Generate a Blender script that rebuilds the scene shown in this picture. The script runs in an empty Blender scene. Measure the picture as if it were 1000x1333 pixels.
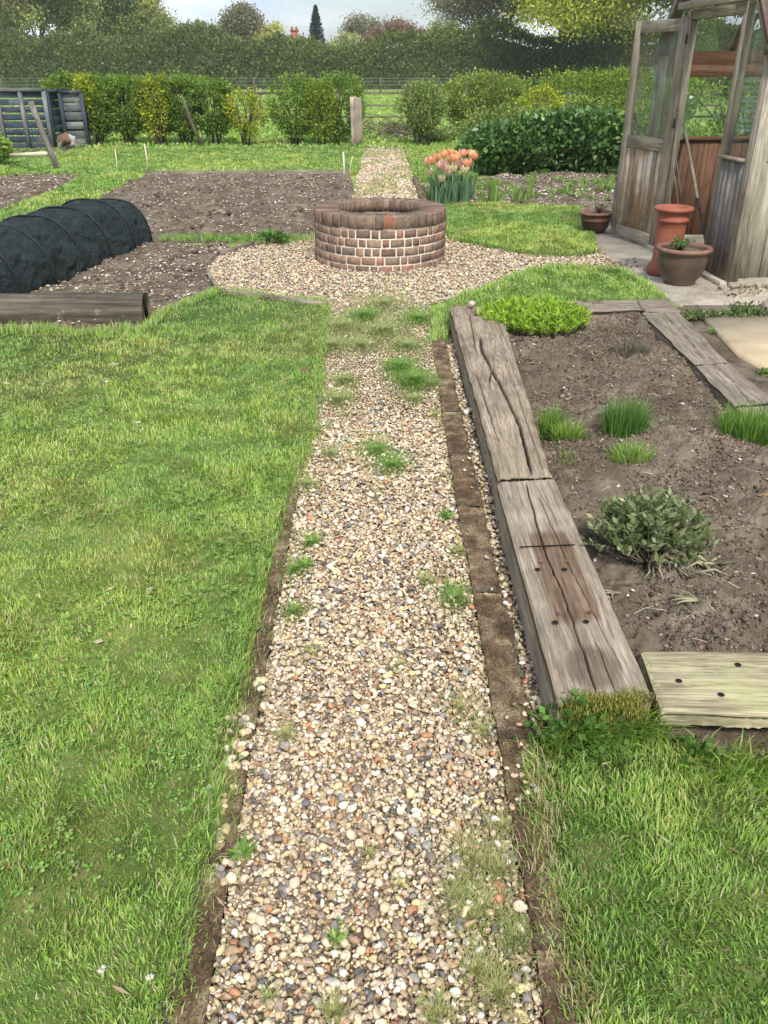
import bpy, bmesh, math, random
import numpy as np
from mathutils import Vector, Matrix, geometry
rng = np.random.default_rng(7); random.seed(7)
R = math.radians
S = bpy.context.scene
COL = S.collection

# ---------------------------------------------------------------- camera
HC = 1.45; TH = R(28.06); F = 1090.0
cd = bpy.data.cameras.new('camera'); cam = bpy.data.objects.new('camera', cd); COL.objects.link(cam)
cam.location = (0, 0, HC); cam.rotation_euler = (R(90) - TH, 0, 0)
cd.sensor_fit = 'VERTICAL'; cd.sensor_height = 36; cd.lens = 36 * F / 1333
cd.clip_start = 0.05; cd.clip_end = 3000
S.camera = cam
# ---------------------------------------------------------------- sky and sun
SUN_EL, SUN_AZ = R(48), R(170)      # behind the camera and to its right
w = bpy.data.worlds.new('World'); S.world = w; w.use_nodes = True
nt = w.node_tree; nd = nt.nodes; lk = nt.links
bg = nd['Background']; bg.inputs['Strength'].default_value = 0.1
sky = nd.new('ShaderNodeTexSky'); sky.sky_type = 'NISHITA'; sky.sun_disc = False
sky.sun_elevation = SUN_EL; sky.sun_rotation = SUN_AZ; sky.dust_density = 2.0
tc = nd.new('ShaderNodeTexCoord')
mp = nd.new('ShaderNodeMapping'); mp.inputs['Scale'].default_value = (1.0, 1.0, 3.6)
n1 = nd.new('ShaderNodeTexNoise'); n1.inputs['Scale'].default_value = 2.6; n1.inputs['Detail'].default_value = 8
n1.inputs['Roughness'].default_value = 0.55; n1.inputs['Distortion'].default_value = .4
lk.new(tc.outputs['Generated'], mp.inputs[0]); lk.new(mp.outputs[0], n1.inputs['Vector'])
rp = nd.new('ShaderNodeValToRGB'); rp.color_ramp.elements[0].position = .33; rp.color_ramp.elements[1].position = .6
lk.new(n1.outputs['Fac'], rp.inputs[0])
n2 = nd.new('ShaderNodeTexNoise'); n2.inputs['Scale'].default_value = 5.5; n2.inputs['Detail'].default_value = 7
lk.new(mp.outputs[0], n2.inputs['Vector'])
rc = nd.new('ShaderNodeValToRGB'); rc.color_ramp.elements[0].position = .3; rc.color_ramp.elements[1].position = .65
rc.color_ramp.elements[0].color = (4.3, 5.2, 6.7, 1); rc.color_ramp.elements[1].color = (8.6, 8.9, 9.4, 1)
lk.new(n2.outputs['Fac'], rc.inputs[0])
mx = nd.new('ShaderNodeMixRGB'); lk.new(rp.outputs[0], mx.inputs[0]); lk.new(sky.outputs[0], mx.inputs[1]); lk.new(rc.outputs[0], mx.inputs[2])
lk.new(mx.outputs[0], bg.inputs['Color'])
sl = bpy.data.lights.new('sun', 'SUN'); sun = bpy.data.objects.new('sun', sl); COL.objects.link(sun)
sl.energy = 2.8; sl.angle = R(10); sl.color = (1, .95, .86)
sd = Vector((math.sin(SUN_AZ) * math.cos(SUN_EL), math.cos(SUN_AZ) * math.cos(SUN_EL), math.sin(SUN_EL)))
sun.rotation_euler = sd.to_track_quat('Z', 'Y').to_euler()
S.view_settings.view_transform = 'Standard'; S.view_settings.look = 'None'; S.view_settings.exposure = 0.78; S.view_settings.gamma = 1
S.cycles.max_bounces = 6; S.cycles.diffuse_bounces = 3; S.cycles.glossy_bounces = 2; S.cycles.transmission_bounces = 4
S.cycles.transparent_max_bounces = 24; S.cycles.caustics_reflective = False; S.cycles.caustics_refractive = False
S.cycles.use_denoising = True; S.cycles.sample_clamp_indirect = 3; S.cycles.sample_clamp_direct = 8

# ---------------------------------------------------------------- geometry of the view: pixel of the ground -> world
ct, st = math.cos(TH), math.sin(TH)
def G(px, py, h=0.0):
    a = (py - 666.5) / F
    y = (HC - h) * (ct - a * st) / (a * ct + st)
    z = y * ct + (HC - h) * st
    return np.array([(px - 500) * z / F, y, h])
def GP(pts, h=0.0): return [G(x, y, h) for x, y in pts]
def project(P):
    z = P[:, 1] * ct + (HC - P[:, 2]) * st
    z = np.maximum(z, 1e-3)
    return 500 + F * P[:, 0] / z, 666.5 + F * ((HC - P[:, 2]) * ct - P[:, 1] * st) / z

def at(px, y_): z_ = y_ * ct + (HC - .6) * st; return (px - 500) * z_ / F
def zat(py, y_):     # height seen at image row py at distance y
    a = (py - 666.5) / F; return HC - y_ * (a * ct + st) / (ct - a * st)
# ---------------------------------------------------------------- noise
def _hash(ix, iy, s):
    n = (ix.astype(np.int64) * 374761393 + iy.astype(np.int64) * 668265263 + s * 69069) & 0xffffffff
    n = ((n ^ (n >> 13)) * 1274126177) & 0xffffffff
    return ((n ^ (n >> 16)) & 0xffff) / 65535.0
def vn(x, y, s=0):
    ix = np.floor(x); iy = np.floor(y); fx = x - ix; fy = y - iy
    fx = fx * fx * (3 - 2 * fx); fy = fy * fy * (3 - 2 * fy)
    a = _hash(ix, iy, s); b = _hash(ix + 1, iy, s); c = _hash(ix, iy + 1, s); d = _hash(ix + 1, iy + 1, s)
    return (a * (1 - fx) + b * fx) * (1 - fy) + (c * (1 - fx) + d * fx) * fy
def fbm(x, y, s=0, o=4, g=.5):
    t = 0; a = 1; m = 0
    for i in range(o):
        t = t + a * vn(x * 2 ** i, y * 2 ** i, s + i * 17); m += a; a *= g
    return t / m
def inside(x, y, poly):
    r = np.zeros(len(x), bool); n = len(poly)
    for i in range(n):
        x0, y0 = poly[i][:2]; x1, y1 = poly[(i + 1) % n][:2]
        if y0 == y1: continue
        r ^= ((y0 > y) != (y1 > y)) & (x < (x1 - x0) * (y - y0) / (y1 - y0) + x0)
    return r
def edgedist(x, y, poly):
    d = np.full(len(x), 1e9); n = len(poly)
    for i in range(n):
        a = np.array(poly[i][:2]); b = np.array(poly[(i + 1) % n][:2]); ab = b - a
        t = np.clip(((x - a[0]) * ab[0] + (y - a[1]) * ab[1]) / max(ab @ ab, 1e-9), 0, 1)
        d = np.minimum(d, np.hypot(x - a[0] - t * ab[0], y - a[1] - t * ab[1]))
    return d

# ---------------------------------------------------------------- object helpers
def tag(o, label=None, cat=None, group=None, kind=None):
    if label: o['label'] = label
    if cat: o['category'] = cat
    if group: o['group'] = group
    if kind: o['kind'] = kind
    return o
def empty(name, loc, label, cat, group=None):
    o = bpy.data.objects.new(name, None); COL.objects.link(o); o.location = Vector([float(v) for v in loc]); o.empty_display_size = .1
    return tag(o, label, cat, group)
def link(name, me, mat=None, parent=None):
    o = bpy.data.objects.new(name, me); COL.objects.link(o)
    if mat is not None: me.materials.append(mat)
    if parent is not None:
        o.parent = parent
        q = parent; t = Vector((0, 0, 0))
        while q is not None:
            if q.type == 'EMPTY': t = t + q.location
            q = q.parent
        o.matrix_parent_inverse = Matrix.Translation(-t) if parent.type == 'EMPTY' else Matrix.Identity(4)
    return o
def mesh_np(name, V, faces, mat=None, parent=None, cols=None, smooth=False, lc=None):
    """faces: list of int arrays (n,k)"""
    me = bpy.data.meshes.new(name); V = np.asarray(V, np.float32)
    faces = [np.asarray(f, np.int32) for f in faces if len(f)]
    nl = sum(f.size for f in faces); npf = sum(len(f) for f in faces)
    me.vertices.add(len(V)); me.vertices.foreach_set('co', V.ravel())
    me.loops.add(nl); me.loops.foreach_set('vertex_index', np.concatenate([f.ravel() for f in faces]))
    me.polygons.add(npf)
    tot = np.concatenate([np.full(len(f), f.shape[1], np.int32) for f in faces])
    me.polygons.foreach_set('loop_start', np.concatenate([[0], np.cumsum(tot)[:-1]]).astype(np.int32))
    me.polygons.foreach_set('loop_total', tot)
    if smooth: me.polygons.foreach_set('use_smooth', np.ones(npf, bool))
    if cols is not None:
        a = me.attributes.new('Col', 'FLOAT_COLOR', 'POINT')
        c = np.ones((len(V), 4), np.float32); c[:, :3] = cols; a.data.foreach_set('color', c.ravel())
    if lc is not None:
        a = me.attributes.new('lc', 'FLOAT_VECTOR', 'POINT'); a.data.foreach_set('vector', np.asarray(lc, np.float32).ravel())
    me.update(calc_edges=True)
    return link(name, me, mat, parent)

class MB:
    """collects bars, boxes, tubes and lathes; build() links them as one mesh"""
    def __init__(s): s.v = []; s.f = {}; s.lc = []; s.c = []; s.n = 0
    def add(s, V, F_, lc=None, tint=None):
        V = np.asarray(V, float); s.v.append(V)
        for f in F_: s.f.setdefault(len(f), []).append([i + s.n for i in f])
        s.lc.append(V if lc is None else np.asarray(lc, float))
        t = rng.uniform(.8, 1.15) if tint is None else tint
        s.c.append(np.ones((len(V), 3)) * np.asarray(t)); s.n += len(V); return s
    def bar(s, p0, p1, w, t, up=(0, 0, 1), ch=.004, seg=1, jit=0, tint=None, w1=None):
        p0 = np.array(p0, float); p1 = np.array(p1, float); d = p1 - p0; L = np.linalg.norm(d); d = d / L
        up = np.array(up, float); up = up - d * (up @ d)
        if np.linalg.norm(up) < 1e-6: up = np.array((0., 1, 0)) - d * d[1]
        up /= np.linalg.norm(up); sd_ = np.cross(d, up)
        ch = min(ch, w * .3, t * .3); V = []; lc = []; off = rng.uniform(0, 20, 3)
        for k in range(seg + 1):
            f = k / seg; ww = w if w1 is None else w + (w1 - w) * f
            a, b = ww / 2, t / 2
            sec = [(-a + ch, -b), (a - ch, -b), (a, -b + ch), (a, b - ch), (a - ch, b), (-a + ch, b), (-a, b - ch), (-a, -b + ch)]
            for (x, y) in sec:
                j = rng.normal(0, jit, 2) if jit else (0, 0)
                V.append(p0 + d * L * f + sd_ * (x + j[0]) + up * (y + j[1])); lc.append((L * f + off[0], x + off[1], y + off[2]))
        Fc = []
        for k in range(seg):
            for i in range(8):
                j = (i + 1) % 8; Fc.append((k * 8 + i, k * 8 + j, k * 8 + 8 + j, k * 8 + 8 + i))
        Fc.append(tuple(range(7, -1, -1))); Fc.append(tuple(seg * 8 + i for i in range(8)))
        return s.add(V, Fc, lc, tint)
    def tube(s, pts, rad, n=6, tint=None):
        pts = [np.array(p, float) for p in pts]; V = []; lc = []; off = rng.uniform(0, 20, 3); L = 0
        if not hasattr(rad, '__len__'): rad = [rad] * len(pts)
        for k, p in enumerate(pts):
            d = pts[min(k + 1, len(pts) - 1)] - pts[max(k - 1, 0)]; d = d / (np.linalg.norm(d) + 1e-9)
            u = np.cross(d, (0, 0, 1.) if abs(d[2]) < .9 else (1., 0, 0)); u /= np.linalg.norm(u); v_ = np.cross(d, u)
            if k: L += np.linalg.norm(p - pts[k - 1])
            for i in range(n):
                a = 2 * math.pi * i / n; V.append(p + rad[k] * (math.cos(a) * u + math.sin(a) * v_)); lc.append((L + off[0], off[1] + rad[k] * math.cos(a), off[2] + rad[k] * math.sin(a)))
        Fc = []
        for k in range(len(pts) - 1):
            for i in range(n):
                j = (i + 1) % n; Fc.append((k * n + i, k * n + j, k * n + n + j, k * n + n + i))
        Fc.append(tuple(range(n - 1, -1, -1))); Fc.append(tuple((len(pts) - 1) * n + i for i in range(n)))
        return s.add(V, Fc, lc, tint)
    def lathe(s, c, prof, n=48, tint=1.0, wob=0):
        c = np.array(c, float); V = []
        for r, z in prof:
            for i in range(n):
                a = 2 * math.pi * i / n; rr = r * (1 + wob * math.sin(3 * a + z * 9)); V.append(c + (rr * math.cos(a), rr * math.sin(a), z))
        Fc = []
        for k in range(len(prof) - 1):
            for i in range(n):
                j = (i + 1) % n; Fc.append((k * n + i, k * n + j, k * n + n + j, k * n + n + i))
        return s.add(V, Fc, None, tint)
    def build(s, name, mat, parent=None, smooth=False):
        return mesh_np(name, np.concatenate(s.v), [np.array(f) for f in s.f.values()], mat, parent, np.concatenate(s.c), smooth, np.concatenate(s.lc))

# ---------------------------------------------------------------- materials
def newmat(name, rough=.8, spec=.3):
    m = bpy.data.materials.new(name); m.use_nodes = True; b = m.node_tree.nodes['Principled BSDF']
    b.inputs['Roughness'].default_value = rough; b.inputs['Specular IOR Level'].default_value = spec
    return m, m.node_tree.nodes, m.node_tree.links, b
def ramp(nodes, stops):
    r = nodes.new('ShaderNodeValToRGB'); e = r.color_ramp.elements
    while len(e) < len(stops): e.new(.5)
    for i, (p, c) in enumerate(stops): e[i].position = p; e[i].color = (*c, 1) if len(c) == 3 else c
    return r
def noise(nodes, links, vec, scale, detail=5, rough=.55, dist=0):
    n = nodes.new('ShaderNodeTexNoise'); n.inputs['Scale'].default_value = scale; n.inputs['Detail'].default_value = detail
    n.inputs['Roughness'].default_value = rough; n.inputs['Distortion'].default_value = dist
    if vec is not None: links.new(vec, n.inputs['Vector'])
    return n
def mul(nodes, links, a, b, fac=1, mode='MULTIPLY'):
    m = nodes.new('ShaderNodeMixRGB'); m.blend_type = mode; m.inputs[0].default_value = fac; links.new(a, m.inputs[1])
    if hasattr(b, 'links'): links.new(b, m.inputs[2])
    else: m.inputs[2].default_value = (*b, 1)
    return m.outputs[0]
def bump(nodes, links, b, h, strength=.5, dist=.01):
    n = nodes.new('ShaderNodeBump'); n.inputs['Strength'].default_value = strength; n.inputs['Distance'].default_value = dist
    links.new(h, n.inputs['Height']); links.new(n.outputs[0], b.inputs['Normal'])
def leafmat(name, rough=.5, trans=.35, spec=.25):
    m, n, l, b = newmat(name, rough, spec)
    a = n.new('ShaderNodeAttribute'); a.attribute_name = 'Col'; l.new(a.outputs['Color'], b.inputs['Base Color'])
    t = n.new('ShaderNodeBsdfTranslucent'); l.new(a.outputs['Color'], t.inputs['Color'])
    mix = n.new('ShaderNodeMixShader'); mix.inputs[0].default_value = trans
    l.new(b.outputs[0], mix.inputs[1]); l.new(t.outputs[0], mix.inputs[2]); l.new(mix.outputs[0], n['Material Output'].inputs['Surface'])
    return m
def attrmat(name, rough=.8, spec=.3, nscale=0, namp=.3, bscale=0, bstr=.3, bdist=.003):
    m, n, l, b = newmat(name, rough, spec)
    a = n.new('ShaderNodeAttribute'); a.attribute_name = 'Col'; c = a.outputs['Color']; t = n.new('ShaderNodeTexCoord')
    if nscale:
        q = noise(n, l, t.outputs['Object'], nscale, 4, .6); r = ramp(n, [(.3, (1 - namp,) * 3), (.7, (1 + namp * .4,) * 3)]); l.new(q.outputs['Fac'], r.inputs[0]); c = mul(n, l, c, r.outputs[0])
    l.new(c, b.inputs['Base Color'])
    if bscale:
        q = noise(n, l, t.outputs['Object'], bscale, 5, .6); bump(n, l, b, q.outputs['Fac'], bstr, bdist)
    return m
def solid(name, stops, scale=8, rough=.85, bstr=.4, bdist=.005, bscale=None, spec=.3, detail=6, second=None):
    m, n, l, b = newmat(name, rough, spec); t = n.new('ShaderNodeTexCoord')
    q = noise(n, l, t.outputs['Object'], scale, detail, .62); r = ramp(n, stops); l.new(q.outputs['Fac'], r.inputs[0]); c = r.outputs[0]
    if second:
        sc, st2 = second; q3 = noise(n, l, t.outputs['Object'], sc, 5, .6); r3 = ramp(n, st2); l.new(q3.outputs['Fac'], r3.inputs[0]); c = mul(n, l, c, r3.outputs[0])
    l.new(c, b.inputs['Base Color'])
    q2 = noise(n, l, t.outputs['Object'], bscale or scale * 4, 6, .6); bump(n, l, b, q2.outputs['Fac'], bstr, bdist)
    return m
def woodmat(name, dark, mid, light, rough=.8, patch=None, gs=70, bstr=.5, pscale=2.2, plo=.5, phi=.68, stain=False):
    m, n, l, b = newmat(name, rough, .25)
    a = n.new('ShaderNodeAttribute'); a.attribute_name = 'lc'
    mp_ = n.new('ShaderNodeMapping'); mp_.inputs['Scale'].default_value = (.055, 1, 1); l.new(a.outputs['Vector'], mp_.inputs[0])
    q = noise(n, l, mp_.outputs[0], gs, 8, .7, .3)
    r = ramp(n, [(.28, dark), (.5, mid), (.72, light)]); l.new(q.outputs['Fac'], r.inputs[0]); c = r.outputs[0]
    q2 = noise(n, l, mp_.outputs[0], gs * 3.2, 5, .7); r2 = ramp(n, [(.3, (.55,) * 3), (.55, (1,) * 3), (.75, (1.15,) * 3)]); l.new(q2.outputs['Fac'], r2.inputs[0]); c = mul(n, l, c, r2.outputs[0])
    q4 = noise(n, l, a.outputs['Vector'], 5, 4, .6); r4 = ramp(n, [(.3, (.72, .7, .68)), (.65, (1.12, 1.1, 1.08))]); l.new(q4.outputs['Fac'], r4.inputs[0]); c = mul(n, l, c, r4.outputs[0])
    if patch:
        q3 = noise(n, l, a.outputs['Vector'], pscale, 6, .65); r3 = ramp(n, [(plo, (0, 0, 0)), (phi, (1, 1, 1))]); l.new(q3.outputs['Fac'], r3.inputs[0])
        mm = n.new('ShaderNodeMixRGB'); l.new(r3.outputs[0], mm.inputs[0]); l.new(c, mm.inputs[1]); mm.inputs[2].default_value = (*patch, 1); c = mul(n, l, mm.outputs[0], r2.outputs[0], .6)
    at = n.new('ShaderNodeAttribute'); at.attribute_name = 'Col'; c = mul(n, l, c, at.outputs['Color'])
    l.new(c, b.inputs['Base Color']); bump(n, l, b, q.outputs['Fac'], bstr, .004)
    return m

M = {}
M['grass'] = leafmat('grass_blade', .45, .4, .3)
M['leaf'] = leafmat('leaf', .65, .35, .12)
M['gloss_leaf'] = leafmat('gloss_leaf', .35, .2, .4)
M['petal'] = leafmat('petal', .5, .45, .2)
M['pebble'] = attrmat('pebble', .62, .35, 160, .3, 420, .25, .002)
M['clod'] = attrmat('clod', .95, .1, 60, .35, 160, .6, .006)
M['bark'] = woodmat('bark', (.05, .04, .03), (.12, .10, .075), (.2, .17, .13), .9, (.1, .13, .05), 30)
M['lawn'] = solid('lawn_earth', [(.3, (.05, .075, .02)), (.5, (.10, .14, .03)), (.7, (.19, .18, .07))], 9, .95, .6, .01, 60)
M['far_grass'] = solid('far_grass', [(.3, (.15, .23, .045)), (.5, (.22, .32, .06)), (.7, (.31, .37, .10))], .35, .9, .8, .05, 3, second=(9, [(.3, (.7, .75, .7)), (.7, (1.15, 1.12, 1.1))]))
M['soil'] = solid('soil', [(.3, (.09, .071, .052)), (.52, (.155, .126, .094)), (.75, (.24, .198, .15))], 14, .95, .9, .015, 70, .15, second=(2.5, [(.36, (.66, .62, .58)), (.6, (1.12, 1.12, 1.12))]))
M['rim_joint'] = solid('rim_joint', [(.3, (.14, .105, .08)), (.55, (.26, .21, .16)), (.75, (.4, .34, .27))], 14, .95, .5, .004, 90)
M['gravel_bed'] = solid('gravel_bed', [(.35, (.08, .06, .045)), (.5, (.22, .17, .12)), (.66, (.45, .37, .27))], 70, .9, .9, .01, 120)
M['paving'] = solid('paving', [(.3, (.27, .23, .18)), (.5, (.38, .335, .27)), (.72, (.47, .42, .345))], 5, .85, .35, .004, 60, second=(40, [(.35, (.8, .78, .75)), (.6, (1.05, 1.05, 1.05))]))
M['sand_slab'] = solid('sand_slab', [(.3, (.52, .40, .25)), (.55, (.63, .50, .33)), (.75, (.7, .58, .42))], 6, .9, .3, .003, 80)
M['edging'] = solid('edging', [(.32, (.05, .032, .018)), (.46, (.11, .07, .038)), (.56, (.18, .13, .078)), (.72, (.32, .27, .18))], 14, .85, .9, .006, 130, second=(150, [(.38, (.5, .46, .42)), (.55, (1.1, 1.1, 1.1)), (.7, (1.5, 1.5, 1.45))]))
M['sleeper'] = woodmat('sleeper', (.12, .09, .065), (.30, .245, .18), (.47, .40, .31), .85, (.26, .22, .14), 55, .9, 3.0, .5, .75)
M['sleeper_new'] = woodmat('sleeper_grey', (.12, .095, .07), (.31, .26, .2), (.5, .44, .36), .85, None, 60, .9)
M['green_plank'] = woodmat('green_plank', (.22, .19, .11), (.38, .34, .22), (.5, .46, .32), .8, (.35, .34, .16), 45, .6, 5, .48, .74)
M['bed_timber'] = woodmat('bed_timber', (.12, .1, .08), (.25, .21, .17), (.38, .33, .28), .85, (.16, .14, .09), 45, .6)
M['cedar_grey'] = woodmat('cedar_grey', (.19, .155, .125), (.36, .305, .245), (.50, .44, .365), .8, (.34, .28, .2), 45, .4)
M['cedar_side'] = woodmat('cedar_side', (.22, .19, .15), (.38, .345, .28), (.47, .435, .36), .8, (.33, .305, .23), 30, .35)
M['cedar_dark'] = woodmat('cedar_dark', (.09, .08, .08), (.19, .17, .16), (.33, .3, .28), .8, (.38, .35, .32), 40, .4, 3, .55, .75)
M['cedar_door'] = woodmat('cedar_door', (.2, .1, .055), (.36, .24, .15), (.55, .45, .35), .75, (.5, .43, .36), 40, .4, 3, .45, .65)
M['cedar_in'] = woodmat('cedar_inside', (.11, .052, .032), (.21, .105, .065), (.29, .165, .11), .75, None, 30, .3)
M['log'] = woodmat('log', (.03, .025, .02), (.10, .085, .068), (.23, .2, .165), .85, (.3, .28, .23), 16, .9, 9, .6, .74)
M['log_end'] = woodmat('log_end', (.08, .06, .03), (.2, .16, .08), (.3, .26, .14), .85, None, 40, .5)
M['pallet_blue'] = woodmat('pallet_blue', (.02, .03, .045), (.04, .058, .085), (.09, .115, .14), .7, (.14, .16, .17), 30, .4, 2.5, .56, .72)
M['pallet_grey'] = woodmat('pallet_grey', (.1, .105, .105), (.19, .2, .195), (.3, .31, .3), .8, (.08, .11, .15), 30, .4)
M['rim_brown'] = solid('rim_brown', [(.3, (.12, .065, .046)), (.5, (.19, .10, .07)), (.75, (.27, .16, .12))], 9, .6, .3, .002, 90)
M['terracotta'] = solid('terracotta', [(.3, (.22, .07, .042)), (.5, (.29, .095, .058)), (.75, (.36, .14, .09))], 5, .7, .2, .002, 90)
M['brown_glaze'] = solid('brown_glaze', [(.3, (.055, .033, .023)), (.5, (.09, .057, .04)), (.75, (.14, .095, .068))], 6, .42, .3, .002, 120, .5, second=(90, [(.4, (.8, .8, .8)), (.6, (1.1, 1.1, 1.1))]))
M['dark_terra'] = solid('dark_terracotta', [(.3, (.03, .02, .018)), (.5, (.09, .04, .03)), (.7, (.18, .07, .048))], 6, .6, .3, .002, 60)
M['brick'] = attrmat('brick', .9, .2, 35, .35, 110, .6, .004)
M['mortar'] = solid('mortar', [(.3, (.4, .35, .27)), (.5, (.56, .5, .41)), (.7, (.66, .6, .5))], 25, .95, .6, .004, 140)
M['hoop'] = solid('hoop', [(.3, (.006, .008, .009)), (.7, (.012, .015, .016))], 20, .5, .2)
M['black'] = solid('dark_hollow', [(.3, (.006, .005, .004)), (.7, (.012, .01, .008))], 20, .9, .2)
M['iron'] = solid('iron', [(.3, (.02, .018, .017)), (.7, (.05, .04, .035))], 40, .6, .3, .001)
M['metal'] = solid('metal', [(.3, (.12, .12, .12)), (.7, (.22, .22, .22))], 20, .5, .2, .001)
M['eave'] = solid('painted_eave', [(.3, (.07, .04, .035)), (.7, (.12, .08, .07))], 20, .5, .2, .001)
M['white'] = solid('white', [(.3, (.55, .55, .5)), (.7, (.75, .74, .7))], 20, .7, .2, .001)
M['cane'] = solid('cane', [(.3, (.45, .4, .28)), (.7, (.62, .57, .42))], 20, .7, .2, .001)
M['stone'] = solid('stone', [(.3, (.3, .27, .22)), (.5, (.45, .41, .34)), (.7, (.55, .51, .44))], 25, .7, .4, .003)
M['dark_grey'] = solid('dark_plastic', [(.3, (.02, .025, .03)), (.7, (.05, .055, .06))], 10, .6, .2, .001)
M['red_brick'] = solid('chimney_brick', [(.3, (.22, .07, .045)), (.7, (.35, .13, .08))], 6, .9, .3)
M['roof_tile'] = solid('roof_tile', [(.3, (.16, .08, .06)), (.7, (.25, .14, .1))], 6, .9, .3)
M['moss'] = leafmat('moss', .8, .2, .1)
# netting: very fine mesh cloth
m, n, l, b = newmat('netting', .75, .3); t = n.new('ShaderNodeTexCoord')
q = noise(n, l, t.outputs['Object'], 5, 5, .6); r = ramp(n, [(.3, (.010, .018, .018)), (.6, (.022, .036, .036)), (.8, (.06, .075, .072))]); l.new(q.outputs['Fac'], r.inputs[0]); l.new(r.outputs[0], b.inputs['Base Color'])
q = noise(n, l, t.outputs['Object'], 9, 6, .6, 1.8); bump(n, l, b, q.outputs['Fac'], 1.0, .12); M['net'] = m
m, n, l, b = newmat('green_netting', .7, .3); b.inputs['Base Color'].default_value = (.01, .07, .045, 1); M['green_net'] = m
# glass
m, n, l, b = newmat('glass', .05, .5); g = n.new('ShaderNodeBsdfGlossy'); g.inputs['Roughness'].default_value = .04; tr = n.new('ShaderNodeBsdfTransparent'); tr.inputs[0].default_value = (.86, .9, .88, 1)
df = n.new('ShaderNodeBsdfDiffuse'); df.inputs[0].default_value = (.55, .6, .55, 1)
lw = n.new('ShaderNodeLayerWeight'); lw.inputs['Blend'].default_value = .5; pw = n.new('ShaderNodeMath'); pw.operation = 'POWER'; pw.inputs[1].default_value = 4; l.new(lw.outputs['Facing'], pw.inputs[0]); fr = n.new('ShaderNodeMath'); fr.operation = 'MULTIPLY_ADD'; fr.inputs[1].default_value = .3; fr.inputs[2].default_value = .025; l.new(pw.outputs[0], fr.inputs[0]); mxx = n.new('ShaderNodeMixShader'); mx2 = n.new('ShaderNodeMixShader')
t = n.new('ShaderNodeTexCoord'); q = noise(n, l, t.outputs['Object'], 4, 6, .7); r = ramp(n, [(.4, (.005,) * 3), (.75, (.07,) * 3)]); l.new(q.outputs['Fac'], r.inputs[0])
l.new(r.outputs[0], mx2.inputs[0]); l.new(tr.outputs[0], mx2.inputs[1]); l.new(df.outputs[0], mx2.inputs[2])
l.new(fr.outputs[0], mxx.inputs[0]); l.new(mx2.outputs[0], mxx.inputs[1]); l.new(g.outputs[0], mxx.inputs[2]); l.new(mxx.outputs[0], n['Material Output'].inputs[0]); M['glass'] = m

# ---------------------------------------------------------------- scatter builders
def pick(pal, n, jit=.12, hj=None):
    pal = np.array(pal, float); wts = pal[:, 3] / pal[:, 3].sum(); i = rng.choice(len(pal), n, p=wts)
    c = pal[i, :3] * (1 + rng.normal(0, jit, (n, 1))) * (1 + rng.normal(0, jit * .3 if hj is None else hj, (n, 3)))
    return np.clip(c, .004, .95)
def blades(P, h, wd, ang, lean, col, name=None, mat=None, parent=None, tipcol=None):
    n = len(P); h = np.broadcast_to(h, n); wd = np.broadcast_to(wd, n); lean = np.broadcast_to(lean, n)
    D = np.stack([np.cos(ang), np.sin(ang), 0 * ang], 1); tw = rng.normal(0, .5, n)
    Sd = np.stack([-np.sin(ang + tw), np.cos(ang + tw), 0 * ang], 1)
    up = np.sqrt(np.clip(1 - lean ** 2, .05, 1))
    mid = P + D * (h * lean * .35)[:, None]; mid[:, 2] += h * (.45 + .2 * up) * np.sqrt(up)
    tip = P + D * (h * lean * 1.0)[:, None]; tip[:, 2] += h * up
    V = np.empty((n, 5, 3)); V[:, 0] = P - Sd * (wd / 2)[:, None]; V[:, 1] = P + Sd * (wd / 2)[:, None]
    V[:, 2] = mid - Sd * (wd * .42)[:, None]; V[:, 3] = mid + Sd * (wd * .42)[:, None]; V[:, 4] = tip
    b = np.arange(n)[:, None] * 5
    q = b + [0, 1, 3, 2]; t = b + [2, 3, 4]; C = np.repeat(col[:, None], 5, 1)
    if tipcol is not None: C[:, 4] = tipcol
    if name is None: return V.reshape(-1, 3), q, t, C.reshape(-1, 3)
    return mesh_np(name, V.reshape(-1, 3), [q, t], mat or M['grass'], parent, C.reshape(-1, 3))
def leaves(P, D, size, col, name, mat=None, parent=None, asp=.5, rnd=.6, fold=0.0):
    n = len(P); size = np.broadcast_to(size, n)
    D = D + rng.normal(0, rnd, (n, 3)); D /= np.linalg.norm(D, axis=1)[:, None] + 1e-9
    A = rng.normal(0, 1, (n, 3)); Sd = np.cross(D, A); Sd /= np.linalg.norm(Sd, axis=1)[:, None] + 1e-9
    s = size[:, None]; V = np.empty((n, 4, 3)); V[:, 0] = P; V[:, 1] = P + D * s * .45 + Sd * s * asp * .5; V[:, 2] = P + D * s; V[:, 3] = P + D * s * .45 - Sd * s * asp * .5
    b = np.arange(n)[:, None] * 4
    return mesh_np(name, V.reshape(-1, 3), [b + [0, 1, 2, 3]], mat or M['leaf'], parent, np.repeat(col, 4, 0))
def ico(sub):
    bm = bmesh.new(); bmesh.ops.create_icosphere(bm, subdivisions=sub, radius=1)
    V = np.array([v.co[:] for v in bm.verts]); Fc = np.array([[v.index for v in f.verts] for f in bm.faces]); bm.free(); return V, Fc
ICO = {k: ico(k) for k in (1, 2, 3)}
def lumpy(V, s, amp):
    r = np.ones(len(V)); q = np.random.default_rng(s)
    for _ in range(7):
        d = q.normal(0, 1, 3); d /= np.linalg.norm(d); t = V @ d; c = q.uniform(.45, .8)
        r -= amp * np.clip(t - c, 0, 1) * 2.2 * q.uniform(.4, 1)
    return V * r[:, None]
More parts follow.
